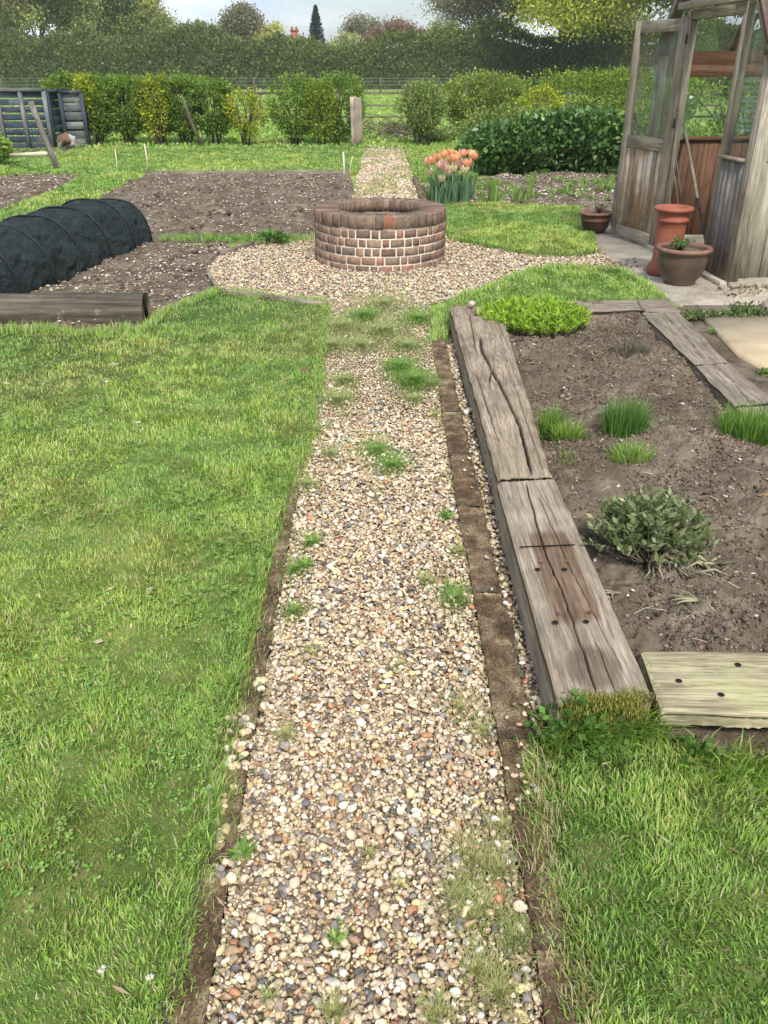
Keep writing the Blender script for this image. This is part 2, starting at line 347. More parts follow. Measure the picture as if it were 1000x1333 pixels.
def pebbles(P, A, col, name, sub=1, mat=None, amp=.5, tilt=.35, parent=None, flat=False):
    """P centres, A semi-axes (n,3)"""
    n = len(P); V0, F0 = ICO[sub]; var = [lumpy(V0, k + 3, amp) for k in range(12)]; var = np.array(var)
    vi = rng.integers(0, 12, n); V = var[vi] * A[:, None, :]
    a = rng.uniform(0, 2 * math.pi, n); b = rng.normal(0, tilt, n); g_ = rng.uniform(0, 6.28, n)
    ca, sa, cb, sb = np.cos(a), np.sin(a), np.cos(b), np.sin(b); o = np.zeros(n); e = np.ones(n)
    Rz = np.stack([np.stack([ca, -sa, o], 1), np.stack([sa, ca, o], 1), np.stack([o, o, e], 1)], 1)
    Rx = np.stack([np.stack([e, o, o], 1), np.stack([o, cb, -sb], 1), np.stack([o, sb, cb], 1)], 1)
    V = np.einsum('nij,nkj->nki', Rz @ Rx, V) + P[:, None]
    nv = len(V0); Fc = (F0[None] + (np.arange(n) * nv)[:, None, None]).reshape(-1, 3)
    return mesh_np(name, V.reshape(-1, 3), [Fc], mat or M['pebble'], parent, np.repeat(col, nv, 0), not flat)
def scatter(poly, dens, dmax, margin=380, clip=True):
    """poly world xy, dens(x,y) per m2"""
    A = np.array([p[:2] for p in poly]); lo = A.min(0); hi = A.max(0)
    n = int((hi[0] - lo[0]) * (hi[1] - lo[1]) * dmax); x = rng.uniform(lo[0], hi[0], n); y = rng.uniform(lo[1], hi[1], n)
    k = rng.uniform(0, 1, n) < dens(x, y) / dmax; x, y = x[k], y[k]
    k = inside(x, y, A); x, y = x[k], y[k]
    if clip:
        px, py = project(np.stack([x, y, 0 * x], 1)); k = (px > -margin) & (px < 1000 + margin) & (py < 1480); x, y = x[k], y[k]
    return x, y
def sheet(name, poly, z, mat, kind='structure', thick=0):
    vs = [Vector((float(p[0]), float(p[1]), z)) for p in poly]; tr_ = geometry.tessellate_polygon([vs])
    V = [v[:] for v in vs]; Fc = [tuple(t) for t in tr_]
    # face up
    out = []
    for t in Fc:
        a, b_, c = [np.array(V[i]) for i in t]
        out.append(t if np.cross(b_ - a, c - a)[2] > 0 else t[::-1])
    faces = [np.array(out)]
    if thick:
        n_ = len(V); V = V + [(p[0], p[1], z - thick) for p in V]; faces.append(np.array([(i, (i + 1) % n_, n_ + (i + 1) % n_, n_ + i) for i in range(n_)]))
    o = mesh_np(name, V, faces, mat); tag(o, kind=kind); return o

# ================================================================ SETTING: ground sheets
g = sheet('ground', [(-900, -60), (900, -60), (900, 1500), (-900, 1500)], 0, M['far_grass'])
LAWN_L = GP([(-420, 432), (0, 432), (100, 434), (188, 432), (214, 408), (285, 379), (350, 386), (428, 396), (424, 440), (413, 520), (400, 590), (374, 636), (337, 760), (313, 870), (294, 925), (280, 985), (272, 1060), (256, 1130), (240, 1200), (224, 1265), (200, 1333), (180, 1480), (-700, 1480)], .03)
LAWN_R = GP([(712, 950), (760, 950), (852, 950), (880, 980), (1010, 992), (1300, 1000), (1500, 1480), (775, 1480), (752, 1333), (742, 1240), (715, 1150), (702, 1060), (700, 990)], .03)
LAWN_M1 = GP([(578, 266), (640, 263), (760, 270), (773, 300), (778, 328), (742, 332), (690, 330), (640, 322), (585, 310), (578, 290)], .03)
LAWN_M2 = GP([(572, 402), (590, 392), (640, 374), (690, 354), (740, 347), (810, 352), (862, 387), (830, 391), (740, 394), (655, 396), (590, 396), (585, 430), (578, 445), (566, 440)], .03)
LAWN_BACK = GP([(-300, 196), (20, 194), (250, 192), (474, 192), (466, 226), (380, 224), (205, 225.5), (172, 236), (132, 262), (58, 292), (0, 305), (-200, 330), (-200, 300), (0, 274), (70, 248), (112, 226), (0, 227), (-300, 227)], .03)
LAWN_BR = GP([(526, 192), (640, 192), (622, 228), (590, 234), (542, 235)], .03)
lawns = [LAWN_L, LAWN_R, LAWN_M1, LAWN_M2, LAWN_BACK, LAWN_BR]
for p in lawns: sheet('lawn', p, .03, M['lawn'], thick=.04)
PATH = GP([(426, 396), (420, 470), (409, 550), (390, 633), (353, 832), (309, 1080), (265, 1333), (240, 1480), (742, 1480), (712, 1333), (690, 1180), (655, 1000), (622, 800), (585, 600), (562, 450), (560, 396)])
CIRC = GP([(268, 345), (285, 330), (330, 318), (410, 306), (500, 300), (585, 311), (640, 322), (690, 331), (742, 333), (785, 331), (806, 350), (740, 348), (692, 353), (640, 374), (590, 392), (562, 398), (428, 396), (350, 386), (285, 378), (272, 366)])
FARP = GP([(458, 262), (466, 226), (476, 192), (524, 192), (538, 232), (548, 268), (500, 275)])
sheet('gravel_path_bed', PATH, .006, M['gravel_bed']); sheet('gravel_circle_bed', CIRC, .010, M['gravel_bed']); sheet('gravel_far_path_bed', FARP, .014, M['gravel_bed'])
PAVE = GP([(764, 305), (800, 292), (1100, 280), (1300, 330), (1300, 398), (1040, 404), (890, 404), (862, 387), (806, 351), (780, 330)])
sheet('paving', PAVE, .024, M['paving'], thick=.03)
SAND = GP([(912, 420), (1010, 418), (1250, 418), (1250, 560), (1000, 492), (960, 470)])
sheet('slab_earth', GP([(870, 404), (1300, 404), (1400, 700), (1200, 700), (1010, 540)]), .022, M['soil'])
sheet('sandy_slab', SAND, .05, M['sand_slab'], thick=.05)
# earth strip carrying the creeping plant
sheet('earth_strip', GP([(888, 403), (1260, 403), (1260, 421), (905, 421)]), .03, M['soil'])
sheet('gutter_earth', GP([(575, 440), (600, 440), (650, 640), (715, 920), (745, 1000), (755, 1330), (760, 1480), (712, 1480), (690, 1180), (655, 1000), (622, 800), (585, 600)]), .012, M['soil'])
sheet('edge_earth', GP([(392, 633), (265, 1333), (240, 1480), (170, 1480), (205, 1333), (290, 985), (330, 850), (372, 650)]), .018, M['soil'])

# ---------------------------------------------------------------- soil beds
def soil(name, pts, h, res, amp, fall=.08, seed=0, base=0.0, fur=0):
    poly = GP(pts, h); A = np.array([p[:2] for p in poly]); lo = A.min(0) - .05; hi = A.max(0) + .05
    nx = int((hi[0] - lo[0]) / res) + 1; ny = int((hi[1] - lo[1]) / res) + 1
    X, Y = np.meshgrid(np.linspace(lo[0], hi[0], nx), np.linspace(lo[1], hi[1], ny)); x = X.ravel(); y = Y.ravel()
    def hf(x, y):
        d = edgedist(x, y, A) * np.where(inside(x, y, A), 1, -1)
        e = np.clip(d / fall + .5, 0, 1); e = e * e * (3 - 2 * e)
        n = (fbm(x * 3, y * 3, seed, 2) - .5) * amp * 2.0 + (fbm(x * 14, y * 14, seed + 5, 3, .6) - .5) * amp + (np.abs(fbm(x * 45, y * 45, seed + 9, 2, .6) - .5)) * amp * 1.3
        if fur: n = n + fur * np.sin(y * 9)
        return -.02 + (h + .02) * e + n * e
    z = hf(x, y); V = np.stack([x, y, z], 1)
    i = np.arange(nx * ny).reshape(ny, nx); Q = np.stack([i[:-1, :-1], i[:-1, 1:], i[1:, 1:], i[1:, :-1]], -1).reshape(-1, 4)
    c = V[Q].mean(1); d = edgedist(c[:, 0], c[:, 1], A); k = inside(c[:, 0], c[:, 1], A) | (d < fall)
    o = mesh_np(name, V, [Q[k]], M['soil'], None, None, True); tag(o, kind='structure')
    return A, hf
PALC = [(.13, .097, .072, 3), (.19, .148, .113, 3), (.26, .205, .16, 2), (.09, .067, .05, 1)]
PALF = [(.56, .5, .42, 2), (.5, .4, .3, 2), (.7, .66, .6, 1), (.35, .26, .19, 2), (.42, .38, .35, 1)]
def dress(bed, nclod, nflint, rs, rf, name, sub=1):
    A, hf = bed
    x, y = scatter(A, lambda x, y: nclod * np.clip((fbm(x * 6, y * 6, 2, 3) - .35) * 4, .1, 1), nclod); a = rng.lognormal(math.log(rs), .45, len(x))
    z = hf(x, y) + a * .15; AX = np.stack([a, a * rng.uniform(.6, 1, len(x)), a * rng.uniform(.5, .8, len(x))], 1)
    tag(pebbles(np.stack([x, y, z], 1), AX, pick(PALC, len(x), .2), name + '_clods', sub, M['clod'], .8, .5), 'crumbly brown soil clods lying over the dug bed', 'soil', kind='stuff')
    x, y = scatter(A, lambda x, y: 0 * x + nflint, nflint); a = np.minimum(rng.lognormal(math.log(rf), .45, len(x)), rf * 2)
    z = hf(x, y) + a * .35; AX = np.stack([a, a * rng.uniform(.5, .9, len(x)), a * rng.uniform(.3, .5, len(x))], 1)
    tag(pebbles(np.stack([x, y, z], 1), AX, pick(PALF, len(x), .15), name + '_flints', 1, M['pebble'], .9, .3), 'pale flint chips strewn over the dug soil', 'stones', kind='stuff')
sheet('plank_foot_earth', GP([(850, 900), (1300, 900), (1300, 1010), (870, 990)]), .02, M['soil'])
bedN = soil('herb_bed_soil', [(640, 398), (840, 398), (880, 425), (1000, 530), (1260, 700), (1330, 900), (850, 880), (800, 850), (700, 640), (660, 480)], .085, .009, .045, .05, 3)
bedF = soil('front_bed_soil', [(-150, 425), (-150, 330), (60, 305), (200, 314), (300, 317), (270, 346), (277, 376), (214, 404), (196, 432), (100, 425)], .04, .025, .04, .1, 11)
bedB = soil('back_bed_soil', [(192, 228), (300, 227), (456, 228), (462, 250), (412, 285), (405, 303), (300, 309), (200, 309), (60, 300), (-60, 325), (30, 298), (120, 263), (160, 240)], .05, .035, .05, .14, 21, fur=.012)
bedL = soil('left_bed_soil', [(-120, 230), (0, 229), (108, 228), (60, 249), (0, 272), (-120, 300)], .05, .04, .04, .14, 31)
bedT = soil('tulip_bed_soil', [(548, 238), (620, 234), (700, 226), (800, 226), (800, 268), (700, 266), (560, 262)], .04, .035, .05, .12, 41)
sheet('compost_earth', GP([(-80, 205), (60, 197), (96, 192), (110, 186), (60, 182), (-80, 184)]), .02, M['soil'])
dress(bedN, 14000, 150, .00452, .007, 'herb_bed'); dress(bedF, 900, 420, .010, .012, 'front_bed'); dress(bedB, 350, 190, .014, .013, 'back_bed')
dress(bedL, 200, 150, .015, .017, 'left_bed'); dress(bedT, 350, 240, .014, .017, 'tulip_bed')

# ---------------------------------------------------------------- gravel
PALG = [(.62, .51, .35, 5), (.50, .38, .245, 4), (.70, .63, .51, 3.4), (.37, .26, .16, 3), (.24, .185, .14, 2.0), (.14, .13, .125, .9), (.28, .26, .24, 1.1), (.42, .21, .11, .9), (.54, .43, .31, 3), (.58, .47, .26, 2.2)]
def stack_gravel(poly, ntot, y0, y1, cell, name, sub, rmu, rsig=.34, zb=.0, cap=.04):
    A = np.array([p[:2] for p in poly]); lo = A.min(0); hi = A.max(0); lo[1] = max(lo[1], y0); hi[1] = min(hi[1], y1)
    nx = int((hi[0] - lo[0]) / cell) + 12; ny = int((hi[1] - lo[1]) / cell) + 12; Hm = np.full((ny, nx), zb)
    P = []; AX = []; k = 0
    N = 6 * ntot; X = rng.uniform(lo[0], hi[0], N); Y = rng.uniform(lo[1], hi[1], N); ok = inside(X, Y, A); X = X[ok]; Y = Y[ok]
    rs = np.clip(rng.lognormal(math.log(rmu), rsig, ntot), rmu * .45, rmu * 2.4); i = 0
    for r_ in rs:
        if i + 3 >= len(X): break
        best = None
        for j in range(3):
            cx, cy = int((X[i + j] - lo[0]) / cell) + 5, int((Y[i + j] - lo[1]) / cell) + 5; h_ = Hm[cy, cx]
            if best is None or h_ < best[0]: best = (h_, i + j, cx, cy)
        i += 3; h_, j, cx, cy = best
        a = r_ * random.uniform(.95, 1.25); b_ = r_ * random.uniform(.7, 1.0); c_ = r_ * random.uniform(.5, .8); rad = max(1, int(.8 * r_ / cell))
        sub_ = Hm[max(cy - rad, 0):cy + rad + 1, max(cx - rad, 0):cx + rad + 1]; zc = min(.5 * sub_.max() + .5 * sub_.mean(), cap) + c_ * .55
        yy, xx = np.mgrid[max(cy - rad, 0):max(cy - rad, 0) + sub_.shape[0], max(cx - rad, 0):max(cx - rad, 0) + sub_.shape[1]]
        d2 = ((xx - cx) ** 2 + (yy - cy) ** 2) * cell ** 2 / (r_ * r_); np.maximum(sub_, zc + c_ * np.sqrt(np.clip(1 - d2, 0, 1)) * .9 - (d2 > 1) * 1, out=sub_)
        P.append((X[j], Y[j], zc)); AX.append((a, b_, c_))
    P = np.array(P); AX = np.array(AX)
    o = pebbles(P, AX, pick(PALG, len(P), .13, .02), name, sub, M['pebble'], .85, .5); return tag(o, 'loose rounded cream, tan and grey gravel of the path', 'gravel', kind='stuff')
stack_gravel(PATH, 32000, .6, 3.6, .004, 'gravel', 2, .0065, cap=.022)
stack_gravel(PATH, 20000, 3.6, 7.0, .006, 'gravel', 1, .0070, cap=.022)
GUT = GP([(580, 454), (624, 640), (652, 772), (670, 829), (685, 913), (700, 975), (722, 960), (712, 920), (705, 904), (672, 772), (640, 650), (600, 500), (590, 450)])
stack_gravel(GUT, 1100, .6, 7, .005, 'gravel', 1, .0085, zb=.01, cap=.015)
def flat_gravel(poly, dens, r, name, lo_=.0, hi_=.02, pal=PALG):
    x, y = scatter(poly, lambda x, y: 0 * x + dens, dens); n_ = len(x); a = rng.lognormal(math.log(r), .3, n_)
    P = np.stack([x, y, rng.uniform(lo_, hi_, n_) + a * .4], 1); AX = np.stack([a, a * rng.uniform(.6, 1, n_), a * rng.uniform(.45, .75, n_)], 1)
    return tag(pebbles(P, AX, pick(pal, n_, .16), name, 1, M['pebble'], .6, .4), 'pale gravel spread around the brick well and along the far path', 'gravel', kind='stuff')
PALG2 = [(r_ * .9 + .05, g_ * .9 + .045, b_ * .9 + .035, w_) for r_, g_, b_, w_ in PALG]
flat_gravel(CIRC, 5200, .0105, 'gravel', 0, .022, PALG2); flat_gravel(FARP, 1900, .016, 'gravel', 0, .02, PALG2)
# stray stones
def stray(pts, name, label, h=.03, r=.011):
    P = np.array([G(x, y, h) for x, y in pts]); a = rng.uniform(.7, 1.3, len(P)) * r
    AX = np.stack([a * 1.15, a * .85, a * .65], 1)
    return tag(pebbles(P, AX, pick(PALG, len(P), .16), name, 2, M['pebble'], .55, .3), label, 'stones', kind='stuff')
sp = [(random.gauss(312, 10), random.uniform(928, 1000)) for _ in range(36)] + [(random.gauss(292, 10), random.uniform(1020, 1150)) for _ in range(26)] + [(random.gauss(340, 5), random.uniform(870, 930)) for _ in range(8)]
stray(sp, 'stray_gravel', 'loose pebbles spilt over the left edging onto the lawn edge', .035)
sp = [(random.uniform(600, 622), random.uniform(520, 640)) for _ in range(14)] + [(random.uniform(632, 660), random.uniform(650, 800)) for _ in range(10)] + [(662 + random.uniform(-6, 24), random.uniform(850, 1100)) for _ in range(14)] + [(685, 1018), (693, 1022), (700, 1028), (688, 1030)]
stray(sp, 'stray_gravel', 'loose pebbles lying on top of the right edging boards', .05, .008)

# ---------------------------------------------------------------- edging boards
def board(pL0, pR0, pL1, pR1, z, th, name, label, cat, group, mat, seg=10, jit=.0022):
    """flat board between two cross lines given on the photo's ground"""
    a0, b0, a1, b1 = [G(*p, z) for p in (pL0, pR0, pL1, pR1)]; V = []; lc = []; nx = 6; off = rng.uniform(0, 20, 3)
    L = np.linalg.norm((a1 + b1 - a0 - b0) / 2); seg = max(4, int(L / .05))
    for k in range(seg + 1):
        f = k / seg
        for i in range(nx + 1):
            g_ = i / nx; p = (a0 * (1 - f) + a1 * f) * (1 - g_) + (b0 * (1 - f) + b1 * f) * g_
            p = p + (rng.normal(0, jit) * (i in (0, nx)), rng.normal(0, jit * .25) * (k in (0, seg)), rng.normal(0, jit * .7) - (.004 if i in (0, nx) or k in (0, seg) else 0)); V.append(p); lc.append((f * L + off[0], g_ * .1 + off[1], off[2]))
    i_ = np.arange((seg + 1) * (nx + 1)).reshape(seg + 1, nx + 1); Q = np.stack([i_[:-1, :-1], i_[:-1, 1:], i_[1:, 1:], i_[1:, :-1]], -1).reshape(-1, 4)
    ring = list(i_[0, :]) + list(i_[1:, -1]) + list(i_[-1, -2::-1]) + list(i_[-2:0:-1, 0]); n0 = len(V)
    V += [V[r_] - np.array((0, 0, th)) for r_ in ring]; lc += [np.array(lc[r_]) - (0, 0, th) for r_ in ring]; m_ = len(ring)
    Sq = [(ring[j], ring[(j + 1) % m_], n0 + (j + 1) % m_, n0 + j) for j in range(m_)]
    o = mesh_np(name, V, [Q, np.array(Sq)], mat, None, np.full((len(V), 3), rng.uniform(.9, 1.1)), False, lc)
    return tag(o, label, cat, group)
def lerp_line(tab, y): ys = [t[1] for t in tab]; return float(np.interp(y, ys, [t[0] for t in tab]))
RL = [(560, 415), (562, 440), (585, 600), (622, 800), (655, 1000), (690, 1180), (712, 1333), (735, 1480)]
RR = [(574, 415), (580, 454), (624, 640), (652, 772), (670, 829), (685, 913), (698, 974), (716, 1060), (732, 1150), (745, 1240), (752, 1333), (768, 1480)]
js = [418, 535, 658, 770, 960, 1235, 1470]
RLAB = ['mossy brown edging board right of the gravel at the corner near the round gravel area', 'red-brown stained edging board beside the middle of the cracked sleeper', 'damp edging board beside the joint between the two sleepers', 'edging board alongside the sleeper with bolt holes', 'long muddy edging board passing the mossy end of the sleeper and the pale dead grass', 'nearest edging board at the bottom right of the path']
for i in range(len(js) - 1):
    y0, y1 = js[i] + .3, js[i + 1] - .3
    board((lerp_line(RL, y1), y1), (lerp_line(RR, y1), y1), (lerp_line(RL, y0), y0), (lerp_line(RR, y0), y0), .04, .06, 'edging_board', RLAB[i], 'edging', 'edging boards along the right of the gravel path', M['edging'])
LR = [(427, 420), (413, 520), (390, 633), (353, 832), (309, 1080), (265, 1333), (240, 1480)]
LL = [(421, 420), (404, 520), (374, 633), (331, 832), (296, 960), (268, 1130), (214, 1333), (180, 1480)]
js = [500, 634, 772, 822, 990, 1130, 1470]
LLAB = ['edging board mostly overgrown by the left lawn', 'speckled grey edging board at the left where the lawn first uncovers it', 'short edging block at the left beside green weeds in the gravel', 'mossy edging board left of the gravel, half under the lawn', 'muddy edging board strewn with spilt pebbles at the lawn edge', 'nearest dark edging board at the bottom left of the path']
for i in range(len(js) - 1):
    y0, y1 = js[i] + .3, js[i + 1] - .3
    board((lerp_line(LL, y1), y1), (lerp_line(LR, y1), y1), (lerp_line(LL, y0), y0), (lerp_line(LR, y0), y0), .032, .05, 'edging_board', LLAB[i], 'edging', 'edging boards along the left of the gravel path', M['edging'])
for pts, lb in (([(268, 348), (276, 366), (288, 380), (350, 388), (426, 397)], 'thin timber strip curving round the near left of the gravel circle'), ([(268, 344), (285, 330), (330, 318), (372, 312)], 'thin timber strip curving round the far left of the gravel circle')):
    mb = MB(); P = GP(pts, .035)
    for a, b_ in zip(P[:-1], P[1:]): mb.bar(a, b_, .025, .05, seg=3, jit=.001)
    tag(mb.build('edging_strip', M['bed_timber']), lb, 'edging')
mb = MB(); P = GP([(540, 233), (552, 262)], .035); mb.bar(P[0], P[1], .07, .06, seg=8, jit=.004); tag(mb.build('edging_board', M['edging']), 'dark edging board between far path and tulip bed', 'edging')
mb = MB(); P = GP([(190, 226), (455, 225)], .05); mb.bar(P[0], P[1], .04, .07, seg=12, jit=.003); tag(mb.build('edging_board', M['bed_timber']), 'thin pale board along the back of the big dug bed', 'edging')

# ---------------------------------------------------------------- sleepers
def sleeper(name, quad, h, label, cat, mat, cracks=(), stain=None, amp=.004, res=(.007, .0015), th=None, wear=.012, parent=None):
    """quad: near-left, near-right, far-right, far-left top corners in the photo, at height h"""
    a, b_, c, d = [G(*p, h) for p in quad]; L = np.linalg.norm(d - a); Wd = np.linalg.norm(b_ - a)
    ns, nt_ = int(L / res[0]) + 1, int(Wd / res[1]) + 1; u, v = np.meshgrid(np.linspace(0, 1, ns), np.linspace(0, 1, nt_), indexing='ij'); u = u.ravel(); v = v.ravel()
    P = (a[None] * (1 - u)[:, None] + d[None] * u[:, None]) * (1 - v)[:, None] + (b_[None] * (1 - u)[:, None] + c[None] * u[:, None]) * v[:, None]
    e = np.minimum.reduce([v * Wd, (1 - v) * Wd]); eu = np.minimum(u * L, (1 - u) * L); sd0 = int(a[0] * 1000) % 97
    z = (fbm(u * L * 4, v * Wd * 60, sd0, 4, .6) - .5) * amp * 2 + (fbm(u * L * 6, v * Wd * 12, sd0 + 3, 3) - .5) * amp
    rnd = wear * (.4 + 1.2 * vn(u * L * 9, v * 0 + sd0, 5)); z -= np.clip(1 - e / rnd, 0, 1) ** 2 * rnd * .8 + np.clip(1 - eu / .008, 0, 1) ** 2 * .006
    crack_shade = np.zeros(len(u))
    for cr in cracks:
        pts = np.array(cr[0]); wd, dp = cr[1], cr[2]; cv = np.interp(u, pts[:, 0], pts[:, 1]) + (fbm(u * L * 22, u * 0, sd0 + 7, 3) - .5) * .028
        on = np.clip(np.minimum(u - pts[0, 0], pts[-1, 0] - u) / .04, 0, 1); gg = on * np.exp(-(((v - cv) * Wd) / (wd * .62 * (.3 + on))) ** 2); z -= dp * gg; crack_shade = np.maximum(crack_shade, np.clip(gg * 1.5 - .35, 0, 1) * min(1, dp / .014))
    P[:, 2] += z; lc = np.stack([u * L, v * Wd, z * 3], 1) + rng.uniform(0, 9, 3); colr = np.ones((len(P), 3))
    for s_ in (stain or ()): colr = s_(u, v, colr)
    colr = colr * (1 - .72 * crack_shade[:, None])  # shade inside the cracks, painted into the timber colour
    i_ = np.arange(ns * nt_).reshape(ns, nt_); Q = np.stack([i_[:-1, :-1], i_[:-1, 1:], i_[1:, 1:], i_[1:, :-1]], -1).reshape(-1, 4)
    ring = list(i_[0, :]) + list(i_[1:, -1]) + list(i_[-1, -2::-1]) + list(i_[-2:0:-1, 0]); n0 = len(P); m_ = len(ring); V = [P]; LC = [lc]; CC = [colr]; Sq = []
    rows = 5; hh = th or h
    for r_ in range(1, rows + 1):
        q_ = P[ring].copy(); cen = P.mean(0); q_[:, 2] = P[ring][:, 2] - (hh + .01) * r_ / rows
        out = (q_ - cen); out[:, 2] = 0; out /= np.linalg.norm(out, axis=1)[:, None]; q_ += out * ((fbm(np.array(ring) * .05, np.full(m_, r_ * .8), sd0, 3) - .45) * .012)[:, None]
        V.append(q_); l2 = lc[ring].copy(); l2[:, 2] -= hh * r_ / rows; LC.append(l2); CC.append(colr[ring])
        prev = ring if r_ == 1 else [n0 + (r_ - 2) * m_ + j for j in range(m_)]
        for j in range(m_): Sq.append((prev[j], prev[(j + 1) % m_], n0 + (r_ - 1) * m_ + (j + 1) % m_, n0 + (r_ - 1) * m_ + j))
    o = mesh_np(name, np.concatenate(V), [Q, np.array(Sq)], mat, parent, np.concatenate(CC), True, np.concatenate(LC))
    return tag(o, label, cat) if label else o
def rust(u, v, c):
    k = np.clip(1 - np.maximum(np.abs(u - .47) / .22, np.abs(v - .52) / .3), 0, .12) / .12; k = (k * (.65 + .35 * fbm(u * 20, v * 6, 4)))[:, None]
    return c * (1 - k) + np.array((.48, .36, .29)) * k
def knot(u, v, c):
    r_ = np.hypot((u - .1) * 1.0, (v - .48) * .22 * 1.2); k = (np.clip(1 - r_ / .085, 0, .3) / .3 * .8)[:, None]
    return c * (1 - k) + np.array((.5, .45, .42)) * k
S1 = empty('timber_sleeper', G(700, 780), 'long grey sleeper with bolt holes, rusty patch and mossy near end', 'sleeper')
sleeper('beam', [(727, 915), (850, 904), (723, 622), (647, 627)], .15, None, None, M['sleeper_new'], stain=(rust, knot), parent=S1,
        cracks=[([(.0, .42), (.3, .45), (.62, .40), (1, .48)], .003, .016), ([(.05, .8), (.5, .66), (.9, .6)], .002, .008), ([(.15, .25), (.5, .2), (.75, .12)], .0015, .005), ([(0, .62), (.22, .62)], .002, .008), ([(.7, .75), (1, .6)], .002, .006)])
mb = MB()
for (x, y) in ((700, 741), (735, 741), (723, 810), (763, 809), (704, 731), (738, 730), (728, 798), (767, 797)):
    big = y in (741, 810, 809); p = G(x, y, .1545 if big else .1535); r_ = .0085 if big else .0075
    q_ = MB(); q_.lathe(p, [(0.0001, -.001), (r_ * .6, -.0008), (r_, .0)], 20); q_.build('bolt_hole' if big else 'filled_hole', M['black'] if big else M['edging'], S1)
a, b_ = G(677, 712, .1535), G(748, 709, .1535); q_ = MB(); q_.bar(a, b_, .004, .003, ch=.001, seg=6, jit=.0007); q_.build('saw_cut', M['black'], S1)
S2 = empty('timber_sleeper', G(640, 520), 'deeply cracked old sleeper with a stone on its far end', 'sleeper')
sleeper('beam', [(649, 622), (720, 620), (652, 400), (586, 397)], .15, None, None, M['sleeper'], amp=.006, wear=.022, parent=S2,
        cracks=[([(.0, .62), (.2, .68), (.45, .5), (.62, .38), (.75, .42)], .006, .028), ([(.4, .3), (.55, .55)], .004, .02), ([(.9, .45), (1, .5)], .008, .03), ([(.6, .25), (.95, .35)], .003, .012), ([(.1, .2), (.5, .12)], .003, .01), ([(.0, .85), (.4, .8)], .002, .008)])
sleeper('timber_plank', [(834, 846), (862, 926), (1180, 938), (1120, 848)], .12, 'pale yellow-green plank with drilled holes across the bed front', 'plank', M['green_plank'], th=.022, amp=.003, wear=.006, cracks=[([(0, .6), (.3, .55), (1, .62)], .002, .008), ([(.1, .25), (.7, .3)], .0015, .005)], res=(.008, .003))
mb = MB(); a, b_ = G(852, 905, .0), G(1200, 925, .0); mb.bar(a + (0, .075, .033), b_ + (0, .085, .033), .09, .064, seg=10, jit=.004); tag(mb.build('timber_rail', M['bark']), 'dark rotten timber under the yellow-green plank', 'timber')
for (x, y) in ((884, 886), (939, 904), (961, 865)):
    q_ = MB(); q_.lathe(G(x, y, .1235), [(.0001, -.001), (.006, -.0005), (.008, 0)], 18); o = q_.build('drilled_hole', M['black'], bpy.data.objects['timber_plank'])
    o.matrix_parent_inverse = Matrix.Identity(4)
BT = [([(728, 392), (748, 405), (836, 403), (829, 390)], 'narrow grey timber across the far end of the herb bed'),
      ([(830, 390), (838, 405), (888, 405), (868, 390)], 'short dark timber block at the far corner of the herb bed'),
      ([(905, 474), (948, 471), (886, 406), (836, 406)], 'weathered timber right of the herb bed nearest its far corner'),
      ([(957, 528), (1012, 523), (949, 472), (906, 475)], 'split timber right of the herb bed beside the sandy slab'),
      ([(1100, 640), (1160, 640), (1013, 525), (958, 530)], 'timber right of the herb bed running out of view')]
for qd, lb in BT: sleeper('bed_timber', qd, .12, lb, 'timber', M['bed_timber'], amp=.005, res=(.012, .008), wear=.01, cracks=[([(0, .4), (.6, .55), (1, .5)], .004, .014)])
# stone on the sleeper end
p = G(614, 400, .155); o = pebbles(np.array([p + (0, 0, .018)]), np.array([[.038, .024, .02]]), np.array([[.5, .45, .37]]), 'cobble', 3, M['pebble'], .3, .1); tag(o, 'smooth grey cobble on the far end of the cracked sleeper', 'stone')
p = G(607, 537, .03); o = pebbles(np.array([p]), np.array([[.02, .017, .014]]), np.array([[.6, .58, .54]]), 'cobble', 3, M['pebble'], .3, .1); tag(o, 'pale round pebble in the gap beside the cracked sleeper', 'stone')

# ---------------------------------------------------------------- grass
PG = [(.25, .41, .07, 4), (.32, .48, .10, 4), (.42, .52, .16, 2), (.17, .30, .06, 2), (.52, .50, .29, 1.0)]
def grass_patch(poly, dens, dmax, hmean, wd, seed, tall=None, z=.028, pal=PG, bright=1.0, dryscale=1.0, lean0=.55):
    x, y = scatter(poly, dens, dmax); n_ = len(x)
    pn = fbm(x * 1.3, y * 1.3, seed, 3); pf = fbm(x * 7, y * 7, seed + 4, 3); fl = fbm(x * 5, y * 5, seed + 8, 2)
    h = hmean * (.2 + 1.6 * pf) * rng.uniform(.6, 1.25, n_)
    if tall is not None: h = h * tall(x, y)
    ang = fl * 14 + rng.normal(0, 1.25, n_); lean = np.clip(rng.normal(lean0 + .2 * (pn - .5), .22, n_), .05, .95)
    c = pick(pal, n_, .14); dk = np.clip((pn - .5) * 5 + (pf - .5) * 2.5, -1.2, 1.2)[:, None]; c = c * (1 + .13 * dk); c[:, 0] *= (1 + .12 * dk[:, 0])
    lc_ = np.clip((fbm(x * 2.6, y * 2.6, seed + 21, 3) - .54) * 8, 0, 1)   # straw patches
    dry = rng.uniform(0, 1, n_) < lc_ * .32 * dryscale; c[dry] = pick([(.40, .35, .16, 1), (.30, .28, .09, 1)], int(dry.sum()), .15)
    return blades(np.stack([x, y, np.full(n_, z)], 1), h, wd * rng.uniform(.7, 1.3, n_), ang, lean, c * bright)
